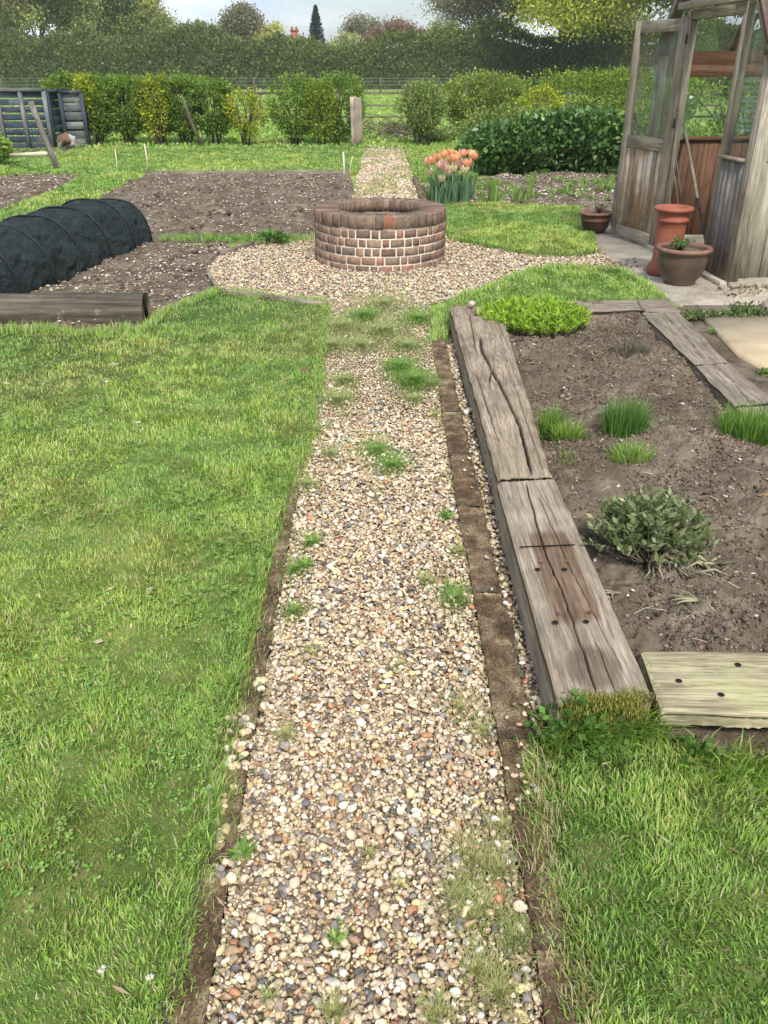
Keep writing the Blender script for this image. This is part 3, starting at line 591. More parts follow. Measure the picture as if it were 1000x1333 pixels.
def grass_obj(parts, label):
    V = []; Q = []; T = []; C = []; o_ = 0
    for v, q, t, c in parts: V.append(v); Q.append(q + o_); T.append(t + o_); C.append(c); o_ += len(v)
    return tag(mesh_np('grass', np.concatenate(V), [np.concatenate(Q), np.concatenate(T)], M['grass'], None, np.concatenate(C)), label, 'grass', kind='stuff')
dn = lambda x, y: np.clip(52000 / (1 + (np.maximum(y, 1) / 2.4) ** 2.2), 2000, 42000)
LLn = [p for p in LAWN_L]
grass_obj([grass_patch(LAWN_L, lambda x, y: dn(x, y) * (y < 2.6), 42000, .021, .0028, 1), grass_patch(LAWN_L, lambda x, y: np.clip(60000 / (1 + (y / 2.4) ** 2.2), 2000, 42000) * (y >= 2.6), 30000, .023, .004, 1)], 'short lush lawn grass left of the gravel path')
edge_tall = lambda x, y: 1 + .9 * np.clip((y - 1.38) / .3, 0, 1) * np.clip((x - .35) * 3, 0, 1)
straw = lambda x, y: 1.0
grass_obj([grass_patch(LAWN_R, dn, 42000, .025, .003, 77, tall=edge_tall, dryscale=1.6)], 'lawn grass with straw-coloured patches in front of the sleepers')
grass_obj([grass_patch(LAWN_M1, lambda x, y: 0 * x + 9000, 9000, .03, .007, 5, bright=1.0), grass_patch(LAWN_M2, lambda x, y: 0 * x + 11000, 11000, .03, .006, 6, bright=1.0)], 'mown grass strips between gravel circle, bed and paving')
grass_obj([grass_patch(LAWN_BACK, lambda x, y: 0 * x + 2600, 2600, .035, .014, 8, bright=1.0, dryscale=0), grass_patch(LAWN_BR, lambda x, y: 0 * x + 2600, 2600, .035, .014, 9, bright=1.0, dryscale=0)], 'bright mown grass behind the dug beds')
# field beyond, rough grass
FIELD = [(-24, 17.6), (24, 17.6), (40, 60), (-40, 60)]
grass_obj([grass_patch(FIELD, lambda x, y: 230 * (18 / y) ** 1.6, 230, .07, .05, 18, z=0, bright=1.0, lean0=.4, dryscale=.2)], 'rough pasture grass in the field beyond the hedge')
# edges: overhanging tufts along the path borders
W0_ = [(.30, .38, .12, 3), (.2, .3, .07, 2)]
def fringe(pts, per_m, h, wd, seed, ang0, spread=.02, z=.03, pal=PG, name_label=None):
    P = GP(pts, z); out = []
    for a, b_ in zip(P[:-1], P[1:]):
        n_ = int(np.linalg.norm(b_ - a) * per_m); t_ = rng.uniform(0, 1, n_); q_ = a[None] + (b_ - a)[None] * t_[:, None]; q_[:, :2] += rng.normal(0, spread, (n_, 2)); out.append(q_)
    P = np.concatenate(out); n_ = len(P); m_ = fbm(P[:, 0] * 9, P[:, 1] * 9, seed, 2)
    return blades(P, h * (.3 + 1.2 * m_) * rng.uniform(.6, 1.3, n_), wd, ang0 + rng.normal(0, 1.0, n_), np.clip(rng.normal(.6, .2, n_), .1, .95), pick(pal, n_, .15))
grass_obj([fringe([(424, 400), (411, 520), (396, 590), (372, 636), (335, 760), (311, 870), (293, 930)], 1500, .028, .0028, 3, 0),
           fringe([(300, 930), (282, 990), (272, 1060), (254, 1140), (230, 1240), (200, 1333), (182, 1440)], 2200, .035, .0028, 5, 0),
           fringe([(188, 434), (100, 436), (0, 434), (-80, 434)], 900, .07, .004, 6, 1.5),
           fringe([(188, 432), (214, 408), (285, 380), (428, 397)], 900, .05, .004, 6, 1.5),
           fringe([(566, 445), (572, 402), (640, 374), (690, 354), (740, 347), (810, 352), (862, 387)], 700, .05, .005, 9, 1.5),
           fringe([(585, 311), (640, 322), (690, 331), (742, 333), (778, 329)], 500, .05, .006, 9, -1.5)], 'ragged grass fringe along the lawn edges')
PGL = [(.22, .38, .05, 3), (.30, .46, .08, 3), (.42, .5, .15, 1), (.5, .47, .28, .6)]
grass_obj([fringe([(712, 975), (760, 968), (855, 958)], 3400, .115, .0032, 31, -1.5, .014, pal=PGL), fringe([(862, 992), (930, 1000), (1010, 1008), (1180, 1015)], 1900, .065, .0034, 33, -1.5, .03, pal=PGL),
           fringe([(700, 990), (702, 1060), (712, 1140), (742, 1240), (752, 1333)], 1500, .045, .003, 35, 3.1, .018, pal=PG + [(.45, .38, .2, 5)])], 'long uncut grass against the sleeper end and the plank')
PST = [(.46, .40, .24, 3), (.36, .3, .15, 2), (.3, .33, .1, 1.5), (.2, .13, .07, 1)]
o = grass_obj([fringe([(700, 1000), (715, 1080), (728, 1160), (735, 1230)], 900, .03, .0022, 51, 2.5, .03, z=.045, pal=PST), fringe([(345, 800), (322, 900), (300, 1000), (285, 1080), (270, 1150), (235, 1300), (215, 1400)], 420, .022, .0022, 53, 0, .018, z=.036, pal=PST + PG[:1]),
               fringe([(748, 1240), (765, 1300), (775, 1400)], 700, .03, .0022, 55, 2.5, .02, z=.045, pal=PST), fringe([(580, 470), (618, 620), (650, 770), (688, 930)], 160, .02, .002, 57, 2.5, .012, z=.03, pal=PST),
               fringe([(563, 440), (586, 600), (622, 800), (655, 1000), (690, 1180), (712, 1333)], 260, .018, .002, 58, 2.5, .012, z=.03, pal=PST + W0_), fringe([(410, 540), (388, 640), (352, 830), (308, 1080), (262, 1333)], 300, .02, .002, 59, 0, .014, z=.03, pal=PST + W0_)], 'dead straw and moss straggling over the edging boards'); o.name = 'dead_grass'
# weeds in the gravel
spots = [(470, 450, .16, 420, .025, 0), (530, 450, .14, 420, .025, 0), (440, 520, .09, 300, .022, 0), (560, 500, .07, 260, .02, 0), (500, 395, .25, 500, .025, 0), (430, 590, .07, 260, .02, 0), (520, 478, .10, 500, .03, 1), (540, 495, .11, 700, .03, 1), (490, 585, .09, 600, .022, 1), (510, 605, .09, 700, .022, 1), (450, 495, .07, 220, .022, 0), (445, 425, .20, 600, .03, 0), (500, 430, .22, 700, .03, 0), (545, 415, .15, 500, .03, 1), (475, 412, .1, 400, .04, 1), (430, 450, .1, 400, .03, 0), (405, 705, .05, 260, .018, 1), (385, 740, .05, 260, .018, 1), (385, 795, .04, 180, .018, 1), (400, 630, .06, 260, .02, 0), (410, 560, .07, 300, .02, 0),
         (592, 778, .055, 380, .022, 1), (555, 755, .03, 180, .018, 2), (600, 718, .035, 130, .02, 2), (580, 672, .025, 100, .02, 1), (600, 920, .07, 380, .02, 2), (628, 950, .05, 260, .02, 2), (372, 955, .028, 150, .03, 2), (520, 865, .03, 90, .015, 2), (405, 850, .03, 90, .015, 2),
         (655, 1075, .035, 260, .028, 2), (615, 1115, .06, 420, .028, 2), (600, 1165, .04, 260, .025, 0), (650, 1130, .05, 460, .028, 2), (610, 1190, .05, 350, .028, 2), (670, 1220, .04, 380, .03, 0), (650, 1290, .05, 500, .03, 2), (620, 1260, .04, 250, .028, 2), (570, 1320, .04, 220, .03, 2), (435, 1318, .025, 160, .035, 2), (480, 1110, .02, 90, .02, 2), (440, 1222, .02, 90, .02, 1), (318, 1108, .014, 40, .04, 1), (520, 1150, .02, 60, .02, 2), (350, 1300, .02, 60, .03, 0), (490, 640, .05, 60, .015, 0), (450, 540, .06, 90, .015, 0), (570, 540, .04, 140, .02, 0), (635, 1180, .09, 500, .024, 2), (540, 520, .06, 120, .02, 0)]
W3 = {0: [(.30, .38, .12, 2), (.42, .42, .2, 2), (.2, .3, .07, 1)], 1: [(.16, .30, .06, 3), (.22, .37, .08, 3), (.34, .42, .14, 1)], 2: [(.46, .43, .2, 3), (.33, .4, .11, 3), (.52, .47, .3, 1)]}
ws = []
for (x, y, r_, n_, h, k) in spots:
    c = G(x, y, .028); n_ = int(n_ * (5.5 if y < 530 else 2.4)); h = h * (1.35 if y < 530 else 1); a = rng.uniform(0, 6.28, n_); rr = 1.25 * r_ * np.abs(rng.normal(0, .6, n_)) * (.5 + fbm(a * 1.5, a * 0 + x, 3, 2)); P = np.stack([c[0] + rr * np.cos(a) * .9, c[1] + rr * np.sin(a) * 1.3, np.full(n_, .026)], 1)
    near = y > 900; ws.append(blades(P, h * (.42 if near else .62) * rng.uniform(.5, 1.5, n_), .0016 if near else .003, a + rng.normal(0, .8, n_), np.clip(rng.normal(.7, .25, n_), .05, .97), pick(W3[k], n_, .15)))
o = grass_obj(ws, 'small wispy weeds and grass growing through the gravel'); o.name = 'path_weeds'; o['category'] = 'weeds'
xs, ys = scatter(FARP, lambda x, y: 0 * x + 1100, 1100); k = (fbm(xs * 2.5, ys * 1.2, 5) > .46); xs, ys = xs[k], ys[k]
o = grass_obj([blades(np.stack([xs, ys, 0 * xs + .02], 1), .03, .012, rng.uniform(0, 6, len(xs)), np.full(len(xs), .5), pick(W3[2], len(xs), .15))], 'thin moss and grass on the far gravel path'); o.name = 'path_weeds'; o['category'] = 'weeds'
# clover and low weeds in the lawns
def clover(poly, nclus, seed, size, name_label):
    x, y = scatter(poly, lambda x, y: np.clip(nclus / (1 + (y / 2.5) ** 1.5), 0, nclus) * np.clip((fbm(x * 2.2, y * 2.2, seed, 3) - .47) * 8, 0, 1), nclus); n_ = len(x)
    P = np.stack([x, y, .03 + rng.uniform(.012, .035, n_)], 1); P = np.repeat(P, 3, 0); an = np.repeat(rng.uniform(0, 6.28, n_), 3) + np.tile([0, 2.09, 4.19], n_)
    D = np.stack([np.cos(an), np.sin(an), rng.normal(.1, .15, 3 * n_)], 1); D /= np.linalg.norm(D, axis=1)[:, None]; s = np.repeat(rng.uniform(.7, 1.2, n_) * size, 3)[:, None]
    Sd = np.stack([-np.sin(an), np.cos(an), 0 * an], 1); V = np.stack([P, P + D * s * .6 + Sd * s * .42, P + D * s, P + D * s * .6 - Sd * s * .42], 1)
    b = np.arange(3 * n_)[:, None] * 4
    return tag(mesh_np('clover', V.reshape(-1, 3), [b + [0, 1, 2, 3]], M['leaf'], None, np.repeat(pick([(.17, .31, .06, 1), (.23, .37, .08, 1), (.28, .4, .12, .5)], 3 * n_, .15), 4, 0)), name_label, 'clover', kind='stuff')
clover(LAWN_L, 1500, 3, .011, 'clover leaves spread through the left lawn'); clover(LAWN_R, 1000, 9, .010, 'clover leaves spread through the near right lawn')
# debris: dead leaves, bits on soil
def bits(poly, dens, size, pal, z, label, hf=None, asp=.3):
    x, y = scatter(poly, lambda x, y: 0 * x + dens, dens); n_ = len(x); zz = hf(x, y) + .006 if hf else np.full(n_, z); a = rng.uniform(0, 6.28, n_)
    D = np.stack([np.cos(a), np.sin(a), 0 * a], 1); o = leaves(np.stack([x, y, zz], 1), D, size * rng.lognormal(0, .5, n_), pick(pal, n_, .2), 'plant_debris', M['leaf'], None, asp, .15)
    return tag(o, label, 'debris', kind='stuff')
PD = [(.35, .28, .18, 2), (.22, .15, .09, 2), (.5, .42, .3, 1)]
bits(bedN[0], 130, .018, PD, 0, 'dry straw and leaf bits on the herb bed soil', bedN[1], .22)
bits(PATH, 60, .016, PD, .03, 'dry bits of leaf and stalk on the gravel', None, .25)
bits(LAWN_L, 40, .02, PD, .05, 'dead leaf bits caught in the left lawn')
bits(LAWN_R, 160, .022, PD, .045, 'straw and dead bits in the near right lawn', None, .15)
bits(GUT, 400, .014, PD, .035, 'dead leaf bits in the gap beside the sleepers')
mb = MB()
for _ in range(60):
    x, y = random.uniform(665, 960), random.uniform(430, 840); p = G(x, y, .1); a = random.uniform(0, 3.14); L = random.uniform(.02, .09); d = np.array((math.cos(a), math.sin(a), 0)) * L
    z0 = float(bedN[1](p[:1], p[1:2])[0]) + .006; p[2] = z0; mb.tube([p, p + d * .5 + (random.gauss(0, .004), 0, .004), p + d], .0009, 4)
tag(mb.build('straw', M['cane']), 'dry stalks scattered on the herb bed soil', 'straw', kind='stuff')
# daisies and pale bits in the lawn
def daisy(px, py, s, label, col=(.8, .8, .76)):
    p = G(px, py, .03); root = empty('daisy', p, label, 'daisy'); q_ = MB(); q_.tube([p, p + (.003, 0, .04 * s)], .001, 5); o = q_.build('stem', M['cane'], root)
    n_ = 14; a = np.linspace(0, 6.28, n_, False); c = p + (.003, 0, .04 * s); D = np.stack([np.cos(a), np.sin(a), 0 * a + .2], 1)
    leaves(np.repeat(c[None], n_, 0), D, .011 * s, np.full((n_, 3), .8) * np.array(col) / .8, 'petals', M['petal'], root, .35, .05)
    pebbles(np.array([c + (0, 0, .001)]), np.array([[.003 * s, .003 * s, .002]]), np.array([[.6, .42, .05]]), 'centre', 1, M['petal'], .1, 0, root)
daisy(139, 509, 1.2, 'small white daisy in the left lawn just below the log'); daisy(180, 562, 1.1, 'small white daisy in the middle of the left lawn'); daisy(57, 510, 1.0, 'white daisy at the far left of the lawn')
daisy(135, 1279, .9, 'large pale daisy low in the bottom left lawn'); daisy(196, 1286, .75, 'pale daisy close to the bottom left edging board'); daisy(212, 518, 1.0, 'yellow flower in the left lawn below the log end', (.75, .6, .05))

# moss on the sleeper end + leafy weeds there
def mossy(pts, n_, r_, h, label, pal):
    Ps = []
    for (x, y, z) in pts: c = G(x, y, z); Ps.append(c[None] + rng.normal(0, 1, (n_, 3)) * np.array((r_, r_ * .8, .006)))
    P = np.concatenate(Ps); o = blades(P, h * rng.uniform(.5, 1.4, len(P)), .002, rng.uniform(0, 6.28, len(P)), rng.uniform(.1, .8, len(P)), pick(pal, len(P), .2), 'moss', M['moss']); return tag(o, label, 'moss')
mossy([(760, 912, .145), (785, 914, .145), (812, 912, .145), (830, 908, .14), (745, 918, .135), (772, 918, .13), (800, 918, .13), (752, 930, .11), (790, 931, .10), (825, 927, .11)], 700, .016, .010, 'cushion of yellow-brown moss on the near end of the sleeper', [(.27, .26, .05, 3), (.17, .21, .04, 2), (.33, .27, .1, 1)])
def leafy(name, label, cat, c, r_, n_, size, pal, h=.05, mat='leaf', asp=.7, flatten=.6, group=None, upb=.6):
    c = np.array(c); P = c[None] + rng.normal(0, .5, (n_, 3)) * np.array((r_, r_, 0)); P[:, 2] = c[2] + rng.uniform(.1, 1, n_) * h * np.exp(-((P[:, 0] - c[0]) ** 2 + (P[:, 1] - c[1]) ** 2) / r_ ** 2)
    D = P - c; D[:, 2] = upb * r_; D /= np.linalg.norm(D, axis=1)[:, None] + 1e-9
    return tag(leaves(P, D, size * rng.uniform(.6, 1.3, n_), pick(pal, n_, .2), name, M[mat], None, asp, .5), label, cat, group)
PW = [(.07, .16, .03, 3), (.12, .22, .05, 2), (.05, .11, .02, 1)]
leafy('leafy_weed', 'dark clover-like weed clump left of the sleeper end', 'weed', G(738, 968, .03), .085, 420, .02, PW, .14)
leafy('leafy_weed', 'leafy weed growing under the mossy sleeper end', 'weed', G(785, 966, .03), .07, 260, .018, PW, .12)
leafy('leafy_weed', 'broad-leaved weed by the rotten timber under the plank', 'weed', G(905, 990, .03), .05, 90, .02, PW, .05)
def rosette(px, py, n_, s, label, pal=W3[1]):
    c = G(px, py, .035); a = np.linspace(0, 6.28, n_, False) + rng.normal(0, .2, n_); D = np.stack([np.cos(a), np.sin(a), 0 * a + .35], 1); tag(leaves(np.repeat(c[None], n_, 0), D, s * rng.uniform(.7, 1.2, n_), pick(pal, n_, .1), 'rosette_weed', M['leaf'], None, .35, .1), label, 'weed')
rosette(318, 1110, 12, .038, 'green rosette weed at the left edge of the near gravel'); rosette(437, 1222, 10, .022, 'small dark weed in the middle of the near gravel'); rosette(398, 735, 12, .04, 'low dark weed by the short left edging block'); rosette(583, 672, 9, .035, 'pale upright weed near the right edging board')

# ================================================================ HERB BED PLANTS
def on_bed(px, py): p = G(px, py, .09); p[2] = float(bedN[1](p[:1], p[1:2])[0]); return p
def lime_clump():
    a, b_ = G(640, 430, .09), G(762, 432, .09); n_ = 520; P = []; Ls = []; D = []
    cx, cy = (a[0] + b_[0]) / 2, (a[1] + b_[1]) / 2 + .12; rx, ry = (b_[0] - a[0]) / 2 * 1.0, .21; q_ = MB()
    for i in range(n_):
        r_ = math.sqrt(random.random()); t_ = random.uniform(0, 6.28); x = cx + rx * r_ * math.cos(t_); y = cy + ry * r_ * math.sin(t_); H = .15 * (1 - .45 * r_ ** 2) * random.uniform(.7, 1.15); lx, ly = .25 * (x - cx) * H / .1 + random.gauss(0, .012), .25 * (y - cy) * H / .1 + random.gauss(0, .012)
        top = np.array((x + lx, y + ly, .07 + H)); bt = np.array((x, y, .07)); q_.tube([bt, top], [.0016, .0008], 3)
        for k in range(20):
            f = .35 + .65 * k / 20; P.append(bt * (1 - f) + top * f); an = random.uniform(0, 6.28); D.append((math.cos(an) * .8, math.sin(an) * .8, .75))
    root = empty('lime_herb', (cx, cy, .07), 'bright lime-green herb clump at the far end of the herb bed', 'herb plant'); q_.build('stems', M['cane'], root)
    P = np.array(P); D = np.array(D); leaves(P, D, .038 * rng.uniform(.6, 1.3, len(P)), pick([(.24, .40, .03, 3), (.32, .48, .05, 3), (.16, .30, .025, 1)], len(P), .12), 'foliage', M['leaf'], root, .26, .25)
lime_clump()
def tuft(name, label, cat, px, py, r_, n_, h, wd, pal, lean=.25, group=None, hv=.25):
    c = on_bed(px, py); a = rng.uniform(0, 6.28, n_); rr = r_ * np.sqrt(rng.uniform(0, 1, n_)); P = np.stack([c[0] + rr * np.cos(a), c[1] + rr * .7 * np.sin(a), np.full(n_, c[2] - .005)], 1)
    return tag(blades(P, h * rng.normal(1, hv, n_).clip(.3, 1.6), wd, a + rng.normal(0, .9, n_), np.clip(rng.normal(lean, .18, n_) * (.5 + rr / r_), .02, .9), pick(pal, n_, .14), name, M['grass']), label, cat, group)
PCH = [(.075, .19, .035, 3), (.12, .26, .05, 3), (.18, .33, .07, 1)]; PCL = [(.24, .38, .06, 3), (.18, .32, .05, 2), (.34, .44, .1, 1)]
tuft('chives', 'dark green chives in the middle of the herb bed', 'chives', 811, 572, .085, 620, .13, .0032, PCH, .25)
tuft('chives', 'broad clump of chives at the right edge of the herb bed', 'chives', 975, 566, .13, 900, .12, .0034, PCH + PCL, .3)
tuft('grass_clump', 'upright green grass clump right beside the cracked sleeper', 'grass clump', 716, 565, .05, 320, .12, .003, PCH + PCL, .2)
tuft('grass_clump', 'pale yellow-green grass clump beside the cracked sleeper', 'grass clump', 737, 576, .06, 420, .075, .003, PCL, .4)
tuft('grass_clump', 'sparse yellow-green grass below the dark chives', 'grass clump', 820, 604, .085, 260, .06, .003, PCL, .5)
tuft('grass_clump', 'few thin grass blades between soil clods near the sleeper joint', 'grass clump', 735, 608, .05, 40, .05, .0025, PCL, .5)
tuft('dry_plant', 'small dried grey plant at the far side of the herb bed', 'dead plant', 822, 456, .10, 300, .07, .0025, [(.16, .14, .11, 2), (.22, .2, .16, 1), (.12, .14, .08, 1)], .5)
rosette(930, 432, 14, .05, 'young leafy weed on the timber beside the sandy slab')
# sage
c = on_bed(845, 735); root = empty('sage_bush', c, 'grey-green sage bush with bare woody stems in the herb bed', 'shrub')
q_ = MB(); P = []; D = []
for i in range(170):
    a = random.uniform(0, 6.28); rr = random.uniform(.2, 1.12); out = np.array((math.cos(a), math.sin(a) * .8, 0)); top = c + out * .175 * rr + (.0, .04, .06 + .125 * math.sqrt(max(0, 1 - rr * rr * .85)) * random.uniform(.5, 1.25)); midp = c + out * .085 * rr + (0, .01, .03 + random.random() * .02); midp = midp + rng.normal(0, .008, 3)
    q_.tube([c + out * .02, midp, top], [.0035, .0025, .0012], 5)
    for k in range(15):
        f = .45 + .6 * k / 15; p = midp * (1 - f) + top * f; P.append(p); an = k * 2.4 + random.random(); D.append((math.cos(an) * .8 + out[0] * .3, math.sin(an) * .8 + out[1] * .3, .75))
for i in range(46):    # dead wood lying low, to the right and front
    a = random.uniform(-1.9, .6); L = random.uniform(.1, .2); d = np.array((math.cos(a), math.sin(a) * .8, 0)); pts = [c + (0, 0, .01)]
    for k in range(1, 5): pts.append(c + d * L * k / 4 + rng.normal(0, .008, 3) + (0, 0, .02 + .012 * math.sin(k)))
    q_.tube(pts, [.006, .0045, .0035, .0025, .0015], 5, tint=random.choice([.8, 1.5, 3]))
for i in range(16):
    a = random.uniform(-.9, .15); L = random.uniform(.12, .24); d = np.array((math.cos(a), math.sin(a) * .7, 0)); pts = [c + (.02, -.03, .012)]
    for k in range(1, 6): pts.append(c + (.02, -.03, 0) + d * L * k / 5 + rng.normal(0, .011, 3) + (0, 0, .03 + .015 * math.sin(k * 1.7 + i)))
    q_.tube(pts, [.008, .007, .0055, .004, .003, .002], 6, tint=random.choice([1.2, 2.2, 3.6]))
q_.build('woody_stems', M['bark'], root); P = np.array(P); D = np.array(D)
leaves(P, D, .028 * rng.uniform(.55, 1.35, len(P)), pick([(.16, .20, .085, 3), (.23, .27, .13, 3), (.11, .15, .055, 2), (.34, .38, .22, .8)], len(P), .12), 'foliage', M['leaf'], root, .42, .3)
for i, (x, y, lb) in enumerate(((905, 790, 'bleached dead branch lying in front of the sage bush'), (800, 770, 'low dead twig at the left foot of the sage bush'))):
    q_ = MB(); p = on_bed(x, y)
    for k in range(5):
        a = random.uniform(0, 6.28); pts = [p + (0, 0, .012)]; 
        for j in range(4): pts.append(pts[-1] + np.array((math.cos(a + j * .3), math.sin(a + j * .3) * .6, random.uniform(-.1, .2))) * .022)
        q_.tube(pts, [.005, .004, .003, .002, .001], 5, tint=2.4)
    tag(q_.build('dead_branch', M['bark']), lb, 'branch')
# creeping plant + corner stone by the sandy slab
q = []
for x in np.linspace(898, 1010, 14): q.append(G(x, 412 - (x - 898) * .03, .05))
P = np.concatenate([c[None] + rng.normal(0, 1, (80, 3)) * (.03, .025, .014) for c in q] + [G(965, 405, .07)[None] + rng.normal(0, 1, (240, 3)) * (.06, .03, .022)]); P[:, 2] = np.maximum(P[:, 2], .035)
tag(leaves(P, np.tile((0, 0, 1.), (len(P), 1)), .026 * rng.uniform(.6, 1.3, len(P)), pick([(.13, .2, .07, 3), (.2, .28, .12, 2), (.08, .13, .05, 1), (.25, .14, .07, .4)], len(P), .15), 'creeping_plant', M['leaf'], None, .6, .8), 'creeping grey-green plant along the earth between paving and sandy slab', 'plant')
P = G(993, 412, .02)[None]; o = pebbles(P + (0.03, 0, .06), np.array([[.06, .05, .09]]), np.array([[.32, .27, .22]]), 'rugged_stone', 3, M['clod'], 1.0, .1); tag(o, 'rugged upright stone with white crust at the end of the creeping plant', 'stone')
leafy('yellow_weed', 'small green weed with a yellow flower at the sandy slab corner', 'weed', G(995, 492, .06), .04, 50, .025, PW + [(.7, .5, .02, 1.0)], .04)

# ================================================================ BRICK WELL
WC = np.array((.0, 6.70 + .54, 0)); WC[0] = (495 - 500) * 7.1 / F
WELL = empty('brick_well', WC, 'round brick well with an open top in the middle of the gravel circle', 'well')
RO, RI, HW = .54, .365, .43
mo = MB(); mo.lathe(WC, [(RO - .006, -.02), (RO - .006, HW - .03), (RI + .006, HW - .03), (RI + .006, -.02), (RI * .2, -.02), (.001, -.02)], 96); mo.build('mortar', M['mortar'], WELL)
def arcbrick(mb, r0, r1, z0, z1, a0, a1, tint, seg=3):
    V = []; ch = .003
    js_ = lambda: rng.normal(0, .0012)
    for k in range(seg + 1):
        a = a0 + (a1 - a0) * k / seg
        for (r_, z_) in ((r0, z0), (r1 - ch, z0), (r1, z0 + ch), (r1, z1 - ch), (r1 - ch, z1), (r0, z1)):
            V.append((WC[0] + (r_ + js_()) * math.cos(a), WC[1] + (r_ + js_()) * math.sin(a), z_ + js_()))
    Fc = []
    for k in range(seg):
        for i in range(6): j = (i + 1) % 6; Fc.append((k * 6 + i, k * 6 + 6 + i, k * 6 + 6 + j, k * 6 + j))
    Fc.append(tuple(range(6))); Fc.append(tuple(seg * 6 + 5 - i for i in range(6)))
    mb.add(V, Fc, None, tint)
def bcol(top=False):
    c = np.array(random.choice([(.15, .10, .075), (.13, .09, .068), (.17, .115, .085), (.17, .13, .10), (.11, .085, .068), (.14, .10, .078), (.20, .105, .08)])); 
    c = c * (1.5, 1.38, 1.3) + np.array((.012, .012, .012))
    if top: c = c * .6 + np.array((.06, .045, .033))
    return c * random.uniform(.8, 1.2)
wall = MB(); inner = MB()
for row in range(5):
    z0 = .004 + row * .0672; z1 = z0 + .053; a = random.uniform(0, .2); aend = a + 2 * math.pi; alt = row % 2
    while a < aend - .05:
        wdt = .108 if alt else .052; wdt *= random.uniform(.92, 1.08); alt ^= 1
        if random.random() < .12: alt ^= 1
        if (aend - a) * RO < wdt + .03: wdt = (aend - a) * RO - .010
        arcbrick(wall, RO - .05, RO + rng.normal(.002, .0015), z0, z1, a, a + wdt / RO, bcol()); a += (wdt + .014) / RO
    for k in range(20):
        a0 = k * 2 * math.pi / 20 + row * .15; arcbrick(inner, RI + .04, RI - .001, z0, z1, a0, a0 + 2 * math.pi / 20 - .03, bcol(), 2)
wall.build('brick_wall', M['brick'], WELL); inner.build('inner_brick_wall', M['brick'], WELL)
rim = MB(); nb = 46
for k in range(nb):
    a0 = k * 2 * math.pi / nb; dz = rng.normal(0, .0010); t_ = bcol(True) if k != 35 else (.30, .13, .075)
    arcbrick(rim, RI - rng.uniform(0, .008), RO + rng.normal(.003, .002), .343, HW + dz, a0, a0 + 2 * math.pi / nb - .011, t_)
rim.build('brick_rim', M['brick'], WELL)
# mossy smear of mortar fill between rim bricks
sl_ = MB(); sl_.lathe(WC, [(RO - .004, .33), (RO - .002, HW - .003), (RI + .004, HW - .003), (RI + .004, .33)], 96); sl_.build('rim_joints', M['rim_joint'], WELL)

# ================================================================ GREENHOUSE
C0 = G(946, 377); C0[2] = 0; D0 = np.array((2.34, 8.12, 0)); U = D0 - C0; GL = np.linalg.norm(U); U = U / GL; Vv = np.array((U[1], -U[0], 0)); Zz = np.array((0, 0, 1.))
BL = 3.2; HS, HE = .87, 1.52; HR = HE + GL / 2 * 1.2
def gp(s, d, z): return C0 + U * s + Vv * d + Zz * z
GH = empty('greenhouse', C0, 'weathered cedar greenhouse with glazed gable and open doorway beside the paving', 'greenhouse')
base = MB()
for a, b_ in ((gp(-.0, -.0, 0), gp(GL, 0, 0)), (gp(0, 0, 0), gp(0, BL, 0)), (gp(GL, 0, 0), gp(GL, BL, 0)), (gp(0, BL, 0), gp(GL, BL, 0))): base.bar(a + Zz * .03, b_ + Zz * .03, .13, .06, seg=6, jit=.003)
base.build('footing', M['paving'], GH)
SA, SB = .47, 1.40    # door opening along the gable
fr_ = MB(); rr_ = MB()
for s_ in (0.03, GL - .03): fr_.bar(gp(s_, .03, .04), gp(s_, .03, HE), .075, .075, up=U)
for s_ in (SA, SB): fr_.bar(gp(s_, .03, .04), gp(s_, .03, HE + (min(s_, GL - s_)) * 1.2 - .03), .055, .07, up=U)
fr_.bar(gp(SA, .03, 1.80), gp(SB, .03, 1.80), .06, .07)
fr_.bar(gp(0, .02, .07), gp(SA, .02, .07), .05, .06); fr_.bar(gp(SB, .02, .07), gp(GL, .02, .07), .05, .06)
for s_ in (0, 1):
    a, b_ = (gp(-.06, .0, HE - .05), gp(GL / 2, .0, HR)) if not s_ else (gp(GL + .06, .0, HE - .05), gp(GL / 2, .0, HR)); fr_.bar(a, b_, .05, .08, up=Vv)
    rr_.bar(a + Vv * BL, b_ + Vv * BL, .05, .08, up=Vv)
for d_ in (BL - .03,): 
    for s_ in (.03, GL / 2, GL - .03): rr_.bar(gp(s_, d_, .04), gp(s_, d_, HE + (0 if s_ != GL / 2 else GL / 2 * 1.2)), .07, .07, up=U)
fr_.build('frame', M['cedar_grey'], GH); rr_.build('rear_frame', M['cedar_grey'], GH)
sp_ = MB()   # side posts and sill of the wall facing the camera
for d_ in (.36, .95, 1.6, 2.3): sp_.bar(gp(.03, d_, HS), gp(.03, d_, HE), .04, .06, up=U)
sp_.bar(gp(.0, .10, HS + .01), gp(.0, BL, HS + .01), .05, .035); sp_.bar(gp(-.01, .0, HE + .0), gp(-.01, BL, HE + .0), .05, .08)
sp_.bar(gp(0, .06, .05), gp(0, BL, .05), .045, .07)
sp_.bar(gp(-.012, .06, .06), gp(-.012, .06, HE), .13, .018, up=U)
sp_.build('side_frame', M['cedar_side'], GH)
bd = MB(); k = 0; d_ = .12
while d_ < BL - .1: bd.bar(gp(.006, d_ + .05, .085), gp(.006, d_ + .05, HS - .005), .098, .022, up=U, ch=.006, tint=random.uniform(.85, 1.12)); d_ += .101
bd.build('side_boarding', M['cedar_side'], GH)
bd = MB(); s_ = .075
while s_ < SA - .05: bd.bar(gp(s_ + .03, -.001, .06), gp(s_ + .03, -.001, HS - .02), .068, .022, up=Vv, ch=.007, tint=random.uniform(.75, 1.35)); s_ += .0705
bd.build('front_boarding', M['cedar_dark'], GH)
